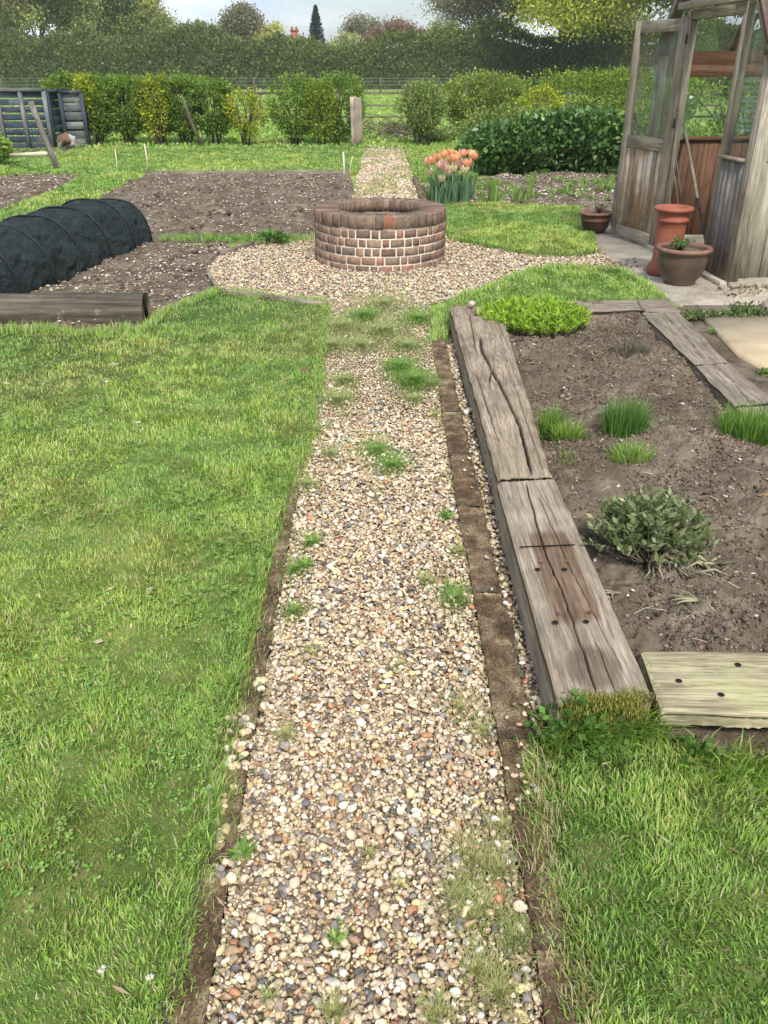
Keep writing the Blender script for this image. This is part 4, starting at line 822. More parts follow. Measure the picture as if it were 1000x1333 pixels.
bd = MB(); s_ = SB + .04
while s_ < GL - .06: bd.bar(gp(s_ + .03, -.001, .06), gp(s_ + .03, -.001, HS - .02), .068, .022, up=Vv, ch=.007, tint=random.uniform(.75, 1.2)); s_ += .0705
bd.build('front_boarding', M['cedar_dark'], GH)
sl2 = MB(); sl2.bar(gp(.06, -.02, HS), gp(SA - .02, -.02, HS), .05, .022); sl2.build('sill', M['cedar_grey'], GH); sl2 = MB(); sl2.bar(gp(SB + .02, -.02, HS), gp(GL - .06, -.02, HS), .06, .028); sl2.build('sill', M['cedar_grey'], GH)
dr = MB(); dr.bar(gp(SA - .08, -.05, 1.86), gp(SB + .08, -.05, 1.86), .05, .05, up=Zz); dr.build('drip_board', M['cedar_grey'], GH)
# inside: brown cedar wall at the back, eave beams, corner boards
ins = MB(); d_ = .1
while d_ < BL: ins.bar(gp(GL - .03, d_, .05), gp(GL - .03, d_, HS), .118, .02, up=U, tint=random.uniform(.7, 1.15)); d_ += .12
ins.bar(gp(GL - .04, .03, HS + .01), gp(GL - .04, BL, HS + .01), .06, .03)
s_ = .06
while s_ < GL: ins.bar(gp(s_, BL - .03, .05), gp(s_, BL - .03, HS), .118, .02, up=Vv); s_ += .12
ins.build('inner_boarding', M['cedar_in'], GH)
eb = MB(); eb.bar(gp(GL - .05, .06, HE - .02), gp(GL - .05, BL - .05, HE - .02), .035, .12, up=Zz); eb.bar(gp(GL - .06, .06, HE - .11), gp(GL - .06, BL - .05, HE - .11), .03, .09, up=Zz)
for d_ in (.75, 1.45, 2.2): eb.bar(gp(GL - .04, d_, HS), gp(GL - .04, d_, HE), .04, .05, up=U)
eb.build('eave_beam', M['cedar_in'], GH)
rf = MB()
for side in (0, 1):
    for d_ in (.03, .62, 1.24, 1.86, 2.5, BL - .02):
        e_ = gp(-.04, d_, HE - .03) if side == 0 else gp(GL + .04, d_, HE - .03); rf.bar(e_, gp(GL / 2, d_, HR), .035, .05, up=Vv)
rf.bar(gp(GL / 2, -.05, HR), gp(GL / 2, BL + .05, HR), .05, .09); rf.bar(gp(.35, -.0, HE + .30), gp(.9, .0, HE + .95), .03, .05, up=Vv); rf.build('roof_bars', M['cedar_grey'], GH)
def pane(nm, p0, p1, p2, p3, mat='glass', parent=GH):
    P = [np.array(p) for p in (p0, p1, p2, p3)]; nn = np.cross(P[1] - P[0], P[2] - P[0]); nn = nn / np.linalg.norm(nn) * .002; V = [p + nn for p in P] + [p - nn for p in P]
    return mesh_np(nm, V, [np.array([(0, 1, 2, 3), (7, 6, 5, 4), (0, 4, 5, 1), (1, 5, 6, 2), (2, 6, 7, 3), (3, 7, 4, 0)])], M[mat], parent)
pane('pane', gp(.07, .03, HS), gp(SA - .03, .03, HS), gp(SA - .03, .03, HE + SA * 1.2 - .06), gp(.07, .03, HE + .04))
pane('pane', gp(SB + .03, .03, HS), gp(GL - .07, .03, HS), gp(GL - .07, .03, HE + .04), gp(SB + .03, .03, HE + (GL - SB) * 1.2 - .06))
pane('pane', gp(SA + .03, .03, 1.88), gp(SB - .03, .03, 1.88), gp(GL / 2 + .02, .03, HR - .05), gp(GL / 2 - .02, .03, HR - .05))
for a, b_ in ((.06, .34), (.38, .93), (.97, 1.58), (1.62, 2.28), (2.32, BL - .08)): pane('pane', gp(.03, a, HS + .02), gp(.03, b_, HS + .02), gp(.03, b_, HE - .03), gp(.03, a, HE - .03))
for a, b_ in ((.06, .73), (1.47, 2.18), (2.22, BL - .08)): pane('pane', gp(GL - .04, a, HS + .02), gp(GL - .04, b_, HS + .02), gp(GL - .04, b_, HE - .2), gp(GL - .04, a, HE - .2))
pane('pane', gp(.07, BL - .03, HS), gp(GL - .07, BL - .03, HS), gp(GL - .07, BL - .03, HE), gp(.07, BL - .03, HE))
for a, b_ in ((.05, .60), (.64, 1.22), (1.26, 1.84), (1.88, 2.48), (2.52, BL - .05)):
    pane('roof_pane', gp(-.03, a, HE), gp(-.03, b_, HE), gp(GL / 2 - .02, b_, HR), gp(GL / 2 - .02, a, HR)); pane('roof_pane', gp(GL + .03, a, HE), gp(GL + .03, b_, HE), gp(GL / 2 + .02, b_, HR), gp(GL / 2 + .02, a, HR))
for i in range(6):   # louvre blades of the back window
    z_ = HS + .06 + i * .078; a = gp(GL - .09, .78, z_); b_ = gp(GL - .09, 1.42, z_); c_ = gp(GL + .0, 1.42, z_ + .05); e_ = gp(GL + .0, .78, z_ + .05); o = pane('louvre_blade', a, b_, c_, e_)
ev = MB(); ev.bar(gp(-.07, -.07, HE + .02), gp(-.07, BL, HE + .02), .09, .06); ev.build('gutter', M['eave'], GH)
bt = MB(); bt.lathe(gp(-.0, .19, HS - .12) + (0, 0, 0), [(.001, .006), (.008, .006), (.009, 0)], 12); bt.build('bolt', M['metal'], GH)
# roof edge boards: dark plate on the roof plane nearest
rb = MB(); rb.bar(gp(-.10, -.03, HE - .03), gp(GL / 2, -.03, HR + .05), .03, .05, up=Vv); rb.bar(gp(-.10, .05, HE - .01), gp(GL / 2, .05, HR + .07), .10, .012, up=Vv); rb.build('barge_board', M['eave'], GH)
# door, hinged at SB, swung back against the gable
hb = G(853, 322, .05); ob = G(797, 304, .05); ddir = ob - hb; ddir[2] = 0; DW = np.linalg.norm(ddir); ddir /= DW; dn_ = np.array((ddir[1], -ddir[0], 0)) * -1; DB, DT = .05, 1.78
def dp(s_, z_, o_=0): return np.array((hb[0], hb[1], 0)) + ddir * s_ + Zz * z_ + dn_ * o_
df_ = MB()
for s_ in (.04, DW - .04): df_.bar(dp(s_, DB), dp(s_, DT), .08, .042, up=dn_, seg=4, jit=.0006)
for z_, hgt in ((DT - .045, .088), (DB + .05, .10), (.86, .10)): df_.bar(dp(.08, z_), dp(DW - .08, z_), hgt, .038, up=dn_)
DOOR = df_.build('door', M['cedar_grey'], GH)
def sub(o): o.matrix_parent_inverse = Matrix.Identity(4); return o
pn_ = MB(); s_ = .085
while s_ < DW - .1: pn_.bar(dp(s_ + .032, DB + .1), dp(s_ + .032, .81), .066, .018, up=dn_, ch=.006, tint=random.uniform(.7, 1.35)); s_ += .0685
sub(pn_.build('door_boarding', M['cedar_door'], DOOR))
sub(pane('door_pane', dp(.08, .91), dp(DW - .08, .91), dp(DW - .08, DT - .09), dp(.08, DT - .09), 'glass', DOOR))
hh_ = MB(); hh_.bar(dp(DW - .03, .92, -.035), dp(DW - .03, 1.10, -.035), .03, .012, up=dn_); hh_.tube([dp(DW - .03, .98, -.04), dp(DW - .03, 1.0, -.075), dp(DW - .03, 1.06, -.075), dp(DW - .03, 1.08, -.04)], .006, 8)
sub(hh_.build('handle', M['iron'], DOOR))
for z_ in (.3, 1.0, 1.6): hg = MB(); hg.tube([dp(-.01, z_), dp(-.01, z_ + .07)], .008, 8); sub(hg.build('hinge', M['iron'], DOOR))
# inside greenhouse: floor, staging, tray, poles
sheet('greenhouse_floor', [gp(.05, .05, 0), gp(GL - .05, .05, 0), gp(GL - .05, BL - .05, 0), gp(.05, BL - .05, 0)], .045, M['paving'])
tb = MB()
for i in range(5): tb.bar(gp(.12 + i * .085, .20, .80), gp(.12 + i * .085, 2.8, .80), .07, .02)
tb_ = empty('staging', gp(.3, 1, .045), 'slatted bench along the glazed side inside the greenhouse', 'bench'); tb.build('slats', M['cedar_grey'], tb_)
for (s_, d_) in ((.1, .22), (.47, .22), (.1, 2.7), (.47, 2.7), (.1, 1.4), (.47, 1.4)): q_ = MB(); q_.bar(gp(s_, d_, .045), gp(s_, d_, .79), .04, .04); q_.build('leg', M['cedar_grey'], tb_)
def tray(s_, d_, z_, w_, l_, h_, mat, lb, nm='seed_tray'):
    q_ = MB()
    q_.bar(gp(s_, d_, z_ + .006), gp(s_, d_ + l_, z_ + .006), w_, .008)
    for ss in (-w_ / 2, w_ / 2): q_.bar(gp(s_ + ss, d_, z_ + h_ / 2), gp(s_ + ss, d_ + l_, z_ + h_ / 2), .006, h_)
    for dd in (0, l_): q_.bar(gp(s_ - w_ / 2, d_ + dd, z_ + h_ / 2), gp(s_ + w_ / 2, d_ + dd, z_ + h_ / 2), .006, h_)
    return tag(q_.build(nm, mat), lb, 'tray')
tray(.25, .26, .812, .24, .32, .07, M['dark_grey'], 'dark seed tray on the bench behind the front glass'); tray(.25, .7, .812, .26, .4, .12, M['dark_grey'], 'dark deep seed tray behind the side window'); tray(.25, .27, .885, .2, .3, .05, M['white'], 'pale tray stacked on the dark tray behind the front glass')
def pole(p0, p1, r_, mat, lb, nm='garden_cane'):
    q_ = MB(); q_.tube([p0, (np.array(p0) + p1) / 2 + rng.normal(0, .006, 3), p1], r_, 8); return tag(q_.build(nm, mat), lb, 'cane' if nm == 'garden_cane' else 'tool')
T = empty('long_tool', gp(.85, .5, .045), 'long-handled tool leaning inside the greenhouse doorway', 'tool')
def onplane(px, py, d_):
    o_ = np.array((0, 0, HC)); a_ = (py - 666.5) / F; r_ = np.array(((px - 500) / F, ct - a_ * st, -a_ * ct - st)); t_ = ((C0 + Vv * d_ - o_) @ Vv) / (r_ @ Vv); return o_ + r_ * t_
h0, h1 = onplane(911, 272, .22), onplane(888, 150, .34); q_ = MB(); q_.tube([h0, (h0 + h1) / 2, h1], .014, 8); q_.build('handle', M['bed_timber'], T)
h2 = h0 + (h0 - h1) * .35; q_ = MB(); q_.tube([h0 + (h1 - h0) * .1, h0], .018, 8); q_.tube([h0, h2], .012, 6); q_.build('socket', M['iron'], T)
pole(onplane(890, 275, .25), onplane(879, 196, .2), .006, M['bed_timber'], 'thin cane leaning just inside the door jamb'); pole(onplane(884, 278, .3), onplane(874, 206, .2), .008, M['cedar_grey'], 'grey stick leaning beside the cane inside the door jamb')
pole(gp(1.62, .2, .05), gp(1.75, .08, 1.32), .014, M['cane'], 'bamboo pole standing behind the glass left of the doorway')

# ================================================================ POTS
def pot(name, label, c, prof, mat, soilr=None, soilz=None, n=56, liner=None):
    root = empty(name, c, label, 'pot'); q_ = MB(); q_.lathe(c, prof, n, wob=.004); q_.build('body', mat, root, True)
    if soilr:
        q_ = MB(); q_.lathe(c, [(soilr, soilz), (soilr * .6, soilz + .008), (.001, soilz + .004)], 30, wob=.02); q_.build('soil', M['soil'], root)
    return root
c1 = G(891, 374, .024); c1 = c1 + (0, .135, 0)
K = 1.0
pot('glazed_pot', 'wide brown glazed pot with a sprig of green in front of the greenhouse wall', c1, [(.001, 0), (.105, 0), (.115, .012), (.112, .02), (.145, .06), (.172, .13), (.178, .18), (.172, .215), (.180, .225), (.195, .235), (.198, .25), (.190, .262), (.175, .262), (.165, .25), (.155, .22), (.15, .15)], M['brown_glaze'], .156, .228)
q_ = MB(); q_.lathe(c1, [(.178, .228), (.19, .234), (.1985, .242), (.2, .252), (.192, .2645), (.174, .264), (.165, .25)], 56, wob=.004); q_.build('rim', M['rim_brown'], bpy.data.objects['glazed_pot'], True)
def potplant(name, label, c, r_, n_, h, size, pal, asp=.5):
    root = empty(name, c, label, 'plant'); q_ = MB(); P = []; D = []
    for i in range(n_):
        a = random.uniform(0, 6.28); top = c + np.array((math.cos(a) * r_ * random.random(), math.sin(a) * r_ * random.random(), h * random.uniform(.5, 1.1))); q_.tube([c, top], [.003, .0015], 4)
        for k in range(9): f = random.uniform(.4, 1); P.append(c * (1 - f) + top * f); D.append((random.gauss(0, 1), random.gauss(0, 1), .6))
    q_.build('stems', M['bark'], root); leaves(np.array(P), np.array(D), size * rng.uniform(.6, 1.2, len(P)), pick(pal, len(P), .2), 'foliage', M['leaf'], root, asp, .3)
potplant('pot_plant', 'small leafy green plant growing in the brown glazed pot', c1 + (-.03, 0, .232), .11, 26, .085, .03, [(.12, .2, .06, 2), (.18, .26, .09, 1), (.07, .12, .04, 1)])
c2 = G(872, 362, .024) + (0, .15, 0)
q_ = MB(); q_.lathe(c2, [(.12, 0), (.135, 0), (.138, .05), (.132, .085), (.112, .11), (.104, .16), (.104, .235), (.107, .40), (.107, .46), (.118, .468), (.122, .48), (.117, .493), (.110, .50), (.112, .535), (.128, .552), (.143, .56), (.147, .575), (.142, .588), (.112, .592), (.098, .58), (.09, .5), (.085, .2), (.085, .02)], 64); q_.v[-1][:, 2] = c2[2] + (q_.v[-1][:, 2] - c2[2]) * .84
o = q_.build('chimney_pot', M['terracotta'], None, True); tag(o, 'tall terracotta chimney pot behind the glazed pot by the doorway', 'chimney pot')
c3 = G(777, 305, .024) + (0, .11, 0)
pot('terracotta_bowl', 'low dark terracotta bowl planter at the lawn corner by the open door', c3, [(.001, 0), (.08, 0), (.095, .01), (.125, .06), (.139, .11), (.143, .112), (.143, .122), (.14, .125), (.142, .165), (.156, .168), (.162, .18), (.158, .192), (.143, .192), (.132, .17), (.12, .1)], M['dark_terra'], .134, .17)
q_ = MB(); q_.lathe(c3, [(.1425, .166), (.1575, .167), (.1635, .18), (.159, .194), (.142, .194), (.132, .17)], 56); q_.build('rim', M['rim_brown'], bpy.data.objects['terracotta_bowl'], True)
potplant('pot_plant', 'dried grey-brown plant in the low terracotta bowl', c3 + (.03, 0, .17), .09, 24, .09, .022, [(.3, .24, .2, 2), (.2, .2, .13, 2), (.14, .1, .08, 1)], .3)
# small metal stand behind the bowl
q_ = MB(); p = G(797, 293, .02); q_.bar(p, p + (0, 0, .44), .035, .035); q_.bar(p + (.09, .25, 0), p + (.09, .25, .44), .035, .035); q_.bar(p + (-.01, -.03, .45), p + (.1, .3, .45), .05, .03); q_.bar(p + (.0, 0, .2), p + (.09, .25, .2), .03, .02)
tag(q_.build('boot_scraper_stand', M['cedar_dark']), 'low grey wooden trestle between terracotta bowl and open door', 'trestle')
# leaf litter on paving
P = np.concatenate([G(x, y, .03)[None] + rng.normal(0, 1, (n_, 3)) * (.05, .05, .004) for x, y, n_ in ((800, 345, 60), (790, 351, 40), (832, 350, 16), (770, 348, 20), (818, 340, 12), (950, 384, 30), (980, 381, 40))]); P[:, 2] = np.maximum(P[:, 2], .028)
tag(leaves(P, np.tile((1., 0, .1), (len(P), 1)), .035 * rng.uniform(.4, 1.3, len(P)), pick([(.3, .24, .17, 2), (.16, .11, .07, 2), (.5, .45, .36, 1)], len(P), .2), 'leaf_litter', M['leaf'], None, .5, .5), 'dry leaves and flakes swept together on the paving', 'leaf litter', kind='stuff')
P = np.concatenate([gp(-.1 + random.gauss(0, .02), d_, .03)[None] + rng.normal(0, 1, (12, 3)) * (.02, .02, .01) for d_ in np.linspace(-.1, 1.6, 26)]); P[:, 2] = np.maximum(P[:, 2], .03)
tag(leaves(P, np.tile((0, 0, 1.), (len(P), 1)), .022, pick([(.12, .16, .05, 2), (.2, .2, .08, 1), (.12, .09, .05, 1)], len(P), .2), 'wall_foot_weeds', M['leaf'], None, .6, .8), 'low weeds along the foot of the greenhouse wall', 'weeds', kind='stuff')

# ================================================================ LOG
P0 = G(-160, 431, 0); P1 = G(190, 428, 0); P0 = P0 + (0, .07, .098); P1 = P1 + (0, .07, .098)
nseg, nr = 90, 40; V = []; lc = []; d = P1 - P0; L = np.linalg.norm(d); d /= L; sdv = np.cross(d, Zz)
for k in range(nseg + 1):
    f = k / nseg
    for i in range(nr):
        a = 2 * math.pi * i / nr; n_ = float(fbm(np.array([f * L * 3]), np.array([i * .5]), 4, 3)[0]) - .5; r_ = .118 * (1 + .12 * n_ + .02 * math.sin(i * 2.7)); 
        if abs(a - 1.9) < .12: r_ *= .93
        V.append(P0 + d * L * f + sdv * math.cos(a) * r_ + Zz * math.sin(a) * r_ * .93); lc.append((L * f, r_ * math.cos(a), r_ * math.sin(a)))
i_ = np.arange((nseg + 1) * nr).reshape(nseg + 1, nr); Q = np.stack([i_[:-1], np.roll(i_[:-1], -1, 1), np.roll(i_[1:], -1, 1), i_[1:]], -1).reshape(-1, 4)
LOG = empty('garden_log', (P0 + P1) / 2 * (1, 1, 0), 'thick dark weathered log at the near end of the netted bed', 'log')
mesh_np('bark_surface', V, [Q], M['log'], LOG, np.ones((len(V), 3)), True, lc)
e = V[-nr:]; cen = np.mean(e, 0) - d * .012; hol = [cen + (np.array(v) - cen) * .8 - d * .02 for v in e]; VV = list(e) + hol + [cen - d * .05]
Fq = [(i, (i + 1) % nr, nr + (i + 1) % nr, nr + i) for i in range(nr)]; Ft = [(nr + i, nr + (i + 1) % nr, 2 * nr) for i in range(nr)]
mesh_np('cut_end', VV, [np.array(Fq), np.array(Ft)], M['log_end'], LOG, np.ones((len(VV), 3)), False, [v - P0 for v in VV])
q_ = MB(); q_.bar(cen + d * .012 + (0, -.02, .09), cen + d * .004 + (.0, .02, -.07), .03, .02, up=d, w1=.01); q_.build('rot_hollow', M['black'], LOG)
o = mesh_np('bare_earth', [G(x, y, .036) for x, y in ((28, 437), (90, 438), (95, 431), (30, 430))], [np.array([(0, 1, 2, 3)])], M['soil']); tag(o, kind='structure')

# ================================================================ NET TUNNEL
def tunnel(name, label, A, B, hw, ht, nh, mat, hoopmat):
    A = np.array(A, float); B = np.array(B, float); d = B - A; L = np.linalg.norm(d); d /= L; s_ = np.cross(d, Zz); root = empty(name, A, label, 'net tunnel')
    na, nl = 64, (nh - 1) * 22; V = []
    for k in range(nl + 1):
        f = k / nl; ph = (f * (nh - 1)) % 1; sag = math.sin(math.pi * ph); e_ = 1.0 if f > .17 else .86 + .14 * f / .17
        for i in range(na + 1):
            a = math.pi * i / na; w_ = abs(math.cos(a)) ** .75 * (1 if math.cos(a) > 0 else -1); cr = float(fbm(np.array([f * L * 5 + 3]), np.array([i * .2]), 6, 4, .6)[0] - .5) + .8 * abs(float(fbm(np.array([f * L * 3 + i * .11]), np.array([i * .1 - f * L * 2]), 9, 3, .6)[0]) - .5)
            rd_ = abs(float(fbm(np.array([f * L * 6 + i * .09 * (36 / 64)]), np.array([i * .25 - f * L * 3]), 12, 2, .5)[0]) - .5); rr = 1 - .13 * rd_ * (.4 + sag) - .055 * sag * max(0.0, math.sin(a)) ** 1.5 + .13 * cr * (.35 + sag)
            spread = (1 + .05 * (1 - math.sin(a)))
            V.append(A + d * L * f + s_ * w_ * hw * rr * e_ * spread + Zz * max(0.0, math.sin(a)) ** .85 * ht * rr * e_)
    i_ = np.arange((nl + 1) * (na + 1)).reshape(nl + 1, na + 1); Q = np.stack([i_[:-1, :-1], i_[:-1, 1:], i_[1:, 1:], i_[1:, :-1]], -1).reshape(-1, 4); faces = [Q]
    for row, sg in ((0, -1), (nl, 1)):   # closed ends, slightly puckered
        c0 = len(V); 
        for rr in (.66, .33): V += [A + d * (L * row / nl + sg * .03 * (1 - rr) + rng.normal(0, .006)) + (np.array(V[i_[row, i]]) - (A + d * L * row / nl)) * rr for i in range(na + 1)]
        V.append(A + d * (L * row / nl + sg * .03)); r0 = [int(v) for v in i_[row]]; r1 = list(range(c0, c0 + na + 1)); r2 = list(range(c0 + na + 1, c0 + 2 * na + 2)); cc = c0 + 2 * na + 2
        faces.append(np.array([(r0[j], r0[j + 1], r1[j + 1], r1[j]) for j in range(na)] + [(r1[j], r1[j + 1], r2[j + 1], r2[j]) for j in range(na)])); faces.append(np.array([(r2[j], r2[j + 1], cc) for j in range(na)]))
    mesh_np('netting', V, faces, mat, root, None, True)
    for k in range(nh):
        p = A + d * L * k / (nh - 1); pts = []; eh = .86 if k == 0 else 1.0
        for i in range(25):
            a = math.pi * i / 24; w_ = abs(math.cos(a)) ** .75 * (1 if math.cos(a) > 0 else -1); pts.append(p + (s_ * w_ * (hw + .004) * (1 + .05 * (1 - math.sin(a))) + Zz * max(0.0, math.sin(a)) ** .85 * (ht + .004)) * eh)
        q_ = MB(); q_.tube(pts, .0085, 8); q_.build('hoop', hoopmat, root, True)
tunnel('net_tunnel', 'long low tunnel of black netting over hoops behind the log', (-2.46, 8.0, .03), (-2.93, 5.35, .03), .37, .41, 7, M['net'], M['hoop'])
tunnel('net_tunnel', 'green netting tunnel just showing at the left edge behind the black one', (-3.98, 8.1, .03), (-4.2, 6.2, .03), .40, .42, 4, M['green_net'], M['green_net'])
for i, (x, y, xt, yt, lb) in enumerate(((193, 225, 188, 187, 'pale cane at the back left corner of the dug bed'), (448, 234, 447, 198, 'white marker cane at the back right corner of the dug bed'), (456, 232, 459, 203, 'thin green cane beside the white marker cane'), (154, 234, 150, 195, 'thin faint cane on the grass strip left of the dug bed'), (305, 227, 307, 216, 'short pale peg at the back of the dug bed'))):
    p = G(x, y, .03); h = zat(yt, p[1]); pole(p, np.array(((xt - 500) * (p[1] * ct + (HC - h) * st) / F, p[1], h)), .010 if i < 2 else .007, M['white'] if i == 1 else M['cane'], lb)

# ================================================================ SHRUBS, HEDGES, TREES
def shrub(name, label, cx, cy, rx, ry, z0, z1, n_, size, pal, p=3.0, stems=5, group=None, cat='shrub', seed=1, mat='leaf', lean=0, holes=.35, asp=.55, fuzz=.08):
    root = empty(name, (cx, cy, 0), label, cat, group); rz = (z1 - z0) / 2; zc = (z0 + z1) / 2
    D = rng.normal(0, 1, (n_, 3)); D /= np.linalg.norm(D, axis=1)[:, None]
    r_ = (np.abs(D) ** p).sum(1) ** (-1 / p); th_ = np.arctan2(D[:, 1], D[:, 0]); lump = .80 + .34 * fbm(th_ * 2.2 + 9, D[:, 2] * 3 + seed, seed, 3) + fuzz * rng.normal(0, 1, n_)
    dep = 1 - np.abs(rng.normal(0, .22, n_)); q_ = r_ * lump * dep; P = D * q_[:, None] * (rx, ry, rz)
    k = fbm(P[:, 0] * 5.5 / max(rx, .5) + seed, P[:, 2] * 5.5 + P[:, 1] * 2, seed + 3, 3) > holes; P = P[k]; D = D[k]
    taper = 1 - .25 * np.clip(-P[:, 2] / rz, 0, 1); P[:, :2] *= taper[:, None]; P += (cx, cy, zc); P[:, 2] = np.maximum(P[:, 2], .03)
    leaves(P, D * (1, 1, .6) + (0, 0, .3), size * rng.uniform(.6, 1.3, len(P)), pick(pal, len(P), .18), 'foliage', M[mat], root, asp, .7)
    if stems:
        mb = MB()
        for i in range(stems):
            bx, by = cx + random.uniform(-.25, .25) * rx, cy + random.uniform(-.2, .2) * ry; tx, ty = cx + random.uniform(-.6, .6) * rx + lean, cy + random.uniform(-.4, .4) * ry
            pts = [(bx, by, 0)]; 
            for j in range(1, 5): f = j / 4; pts.append((bx + (tx - bx) * f + random.gauss(0, .03), by + (ty - by) * f, z1 * .85 * f))
            mb.tube(pts, [.028 * s for s in (1, .8, .6, .45, .2)] if z1 < 2 else [.08, .06, .05, .03, .01], 6)
        mb.build('stems', M['bark'], root)
    return root
HG = [(.13, .22, .035, 4), (.19, .30, .05, 4), (.27, .39, .08, 2), (.08, .145, .025, 1)]
HY = [(.40, .42, .03, 3), (.50, .50, .05, 3), (.20, .27, .03, 2)]
HM = [(.21, .28, .04, 3), (.32, .38, .05, 2), (.13, .2, .03, 2)]
hy = 18.9
specs = [(88, 30, 'clipped green shrub half behind the pallets at the hedge end', HG, 97), (128, 34, 'green hedge shrub with yellow sprays right of the pallets', HG, 98), (165, 32, 'dense green hedge shrub third from the pallets', HG, 99), (207, 30, 'green and gold hedge shrub in the middle of the long row', HM, 98), (240, 30, 'green hedge shrub left of the leaning stem', HG, 100), (278, 32, 'dark green hedge shrub over the leaning stem', HG, 101)]
for i, (px, wpx, lb, pal, top) in enumerate(specs):
    z1 = zat(top, hy); shrub('hedge_shrub', lb, at(px, hy), hy + random.uniform(-.1, .1), wpx / 64 * .62 * 1.35, .40, .2, z1, 15000, .05, pal, 3.6, 6, 'shrubs of the clipped garden hedge', seed=i * 7 + 2, holes=.41)
shrub('golden_shrub', 'small golden shrub at the right end of the long hedge', at(320, 18.5), 18.5, .44, .36, .16, zat(116, 18.5), 5500, .05, HY + HM, 2.0, 6, seed=55, holes=.42, fuzz=.14)
shrub('golden_spray', 'yellow variegated shrub at the top left of the hedge', at(117, 18.7), 18.55, .26, .2, .5, zat(97, 18.5), 2600, .05, HY, 2.2, 3, seed=57)
shrub('golden_spray', 'yellow-green variegated shrub in the middle of the long hedge', at(203, 18.5), 18.45, .27, .2, .15, zat(101, 18.5), 3000, .05, HY + HM, 2.2, 3, seed=59)
mb = MB(); x0, x1 = at(260, 18.4), at(238, 18.4); mb.tube([(x0, 18.4, 0), ((x0 + x1) / 2, 18.4, .4), (x1, 18.45, .95)], [.04, .034, .025], 8); tag(mb.build('leaning_stem', M['bark']), 'bare dark stem leaning left out of the hedge', 'stem')
shrub('hedge_shrub', 'round green shrub left of the gap before the wooden post', at(385, 18.8), 18.8, .55, .45, .15, zat(97, 18.8), 9500, .05, HG, 2.8, 5, 'shrubs by the wooden post', seed=91, holes=.4)
shrub('hedge_shrub', 'yellow-green narrow shrub between the green ones by the post', at(418, 18.6), 18.6, .32, .36, .1, zat(104, 18.6), 5200, .05, HM, 2.6, 4, 'shrubs by the wooden post', seed=93)
shrub('hedge_shrub', 'green shrub rising directly behind the wooden post', at(445, 18.9), 18.95, .48, .4, .1, zat(95, 18.9), 8500, .05, HG, 3.2, 4, 'shrubs by the wooden post', seed=95)
# wooden post
a = G(464, 191); q_ = MB(); q_.bar(a + (-.03, 0, 0), a + (-.05, 0, zat(126, a[1])), .05, .13, up=(1, 0, 0), seg=5, jit=.003, tint=1.1); q_.bar(a + (.06, .01, 0), a + (.04, .01, zat(126, a[1]) - .01), .15, .12, up=(0, 1, 0), seg=5, jit=.003); tag(q_.build('wooden_post', M['cedar_grey']), 'squared grey wooden post left of the far end of the path', 'post')
OB = [(.17, .24, .065, 3), (.24, .31, .09, 2), (.33, .37, .15, 1)]
shrub('loose_shrub', 'open upright shrub standing alone right of the far path end', at(550, 18.6), 18.6, .50, .45, .2, zat(104, 18.6), 8500, .05, OB, 2.0, 12, seed=101, holes=.42, fuzz=.14)
shrub('loose_shrub', 'rounded yellow-green shrub behind the tulip bed', at(628, 21), 21, 1.0, .8, .1, zat(95, 21), 20000, .06, OB + HM, 2.4, 6, seed=103)
shrub('loose_shrub', 'pale leafy bush above the dark one right of the tulips', at(655, 15.4), 15.2, .72, .5, .1, zat(139, 15.2), 9000, .055, [(.2, .27, .06, 3), (.28, .33, .1, 2), (.13, .2, .04, 2)], 2.2, 8, seed=105, holes=.38, fuzz=.13)
shrub('golden_shrub', 'yellow flowering shrub between two hedges on the right', at(703, 19.5), 19.5, .5, .4, .1, zat(112, 19.5), 4500, .055, HY + HM, 2.2, 5, seed=107)
shrub('trimmed_hedge', 'long trimmed green hedge behind the open door', at(790, 21.5), 21.5, 2.1, .7, .05, zat(92, 21.5), 30000, .06, HM + HG, 4, 0, cat='hedge', seed=109, holes=.33)
shrub('trimmed_hedge', 'green hedge seen through the greenhouse from its far side', at(960, 13), 12.2, 1.7, .6, .05, 1.35, 22000, .055, HG + HM, 3.5, 6, cat='hedge', seed=111, holes=.36)
DK = [(.06, .135, .035, 4), (.095, .19, .05, 3), (.15, .26, .07, 1.5)]
P = []
shrub('dark_shrub', 'broad dark green leafy shrub left part behind the tulip bed', at(672, 13.6), 13.6, .75, .5, .02, zat(163, 13.4), 5200, .10, DK, 2.6, 0, seed=121, mat='gloss_leaf', holes=.25, asp=.6)
shrub('dark_shrub', 'broad dark green leafy shrub touching the open door', at(758, 13.6), 13.7, 1.0, .5, .02, zat(146, 13.4), 7500, .10, DK, 3.0, 0, seed=123, mat='gloss_leaf', holes=.25, asp=.6)
shrub('spring_bush', 'light green sprouting bush on top of the dark shrub', at(735, 14.5), 14.6, 1.1, .4, .2, zat(141, 14.6), 9000, .06, [(.14, .24, .05, 3), (.2, .3, .07, 2)], 2.2, 5, seed=125, holes=.4)
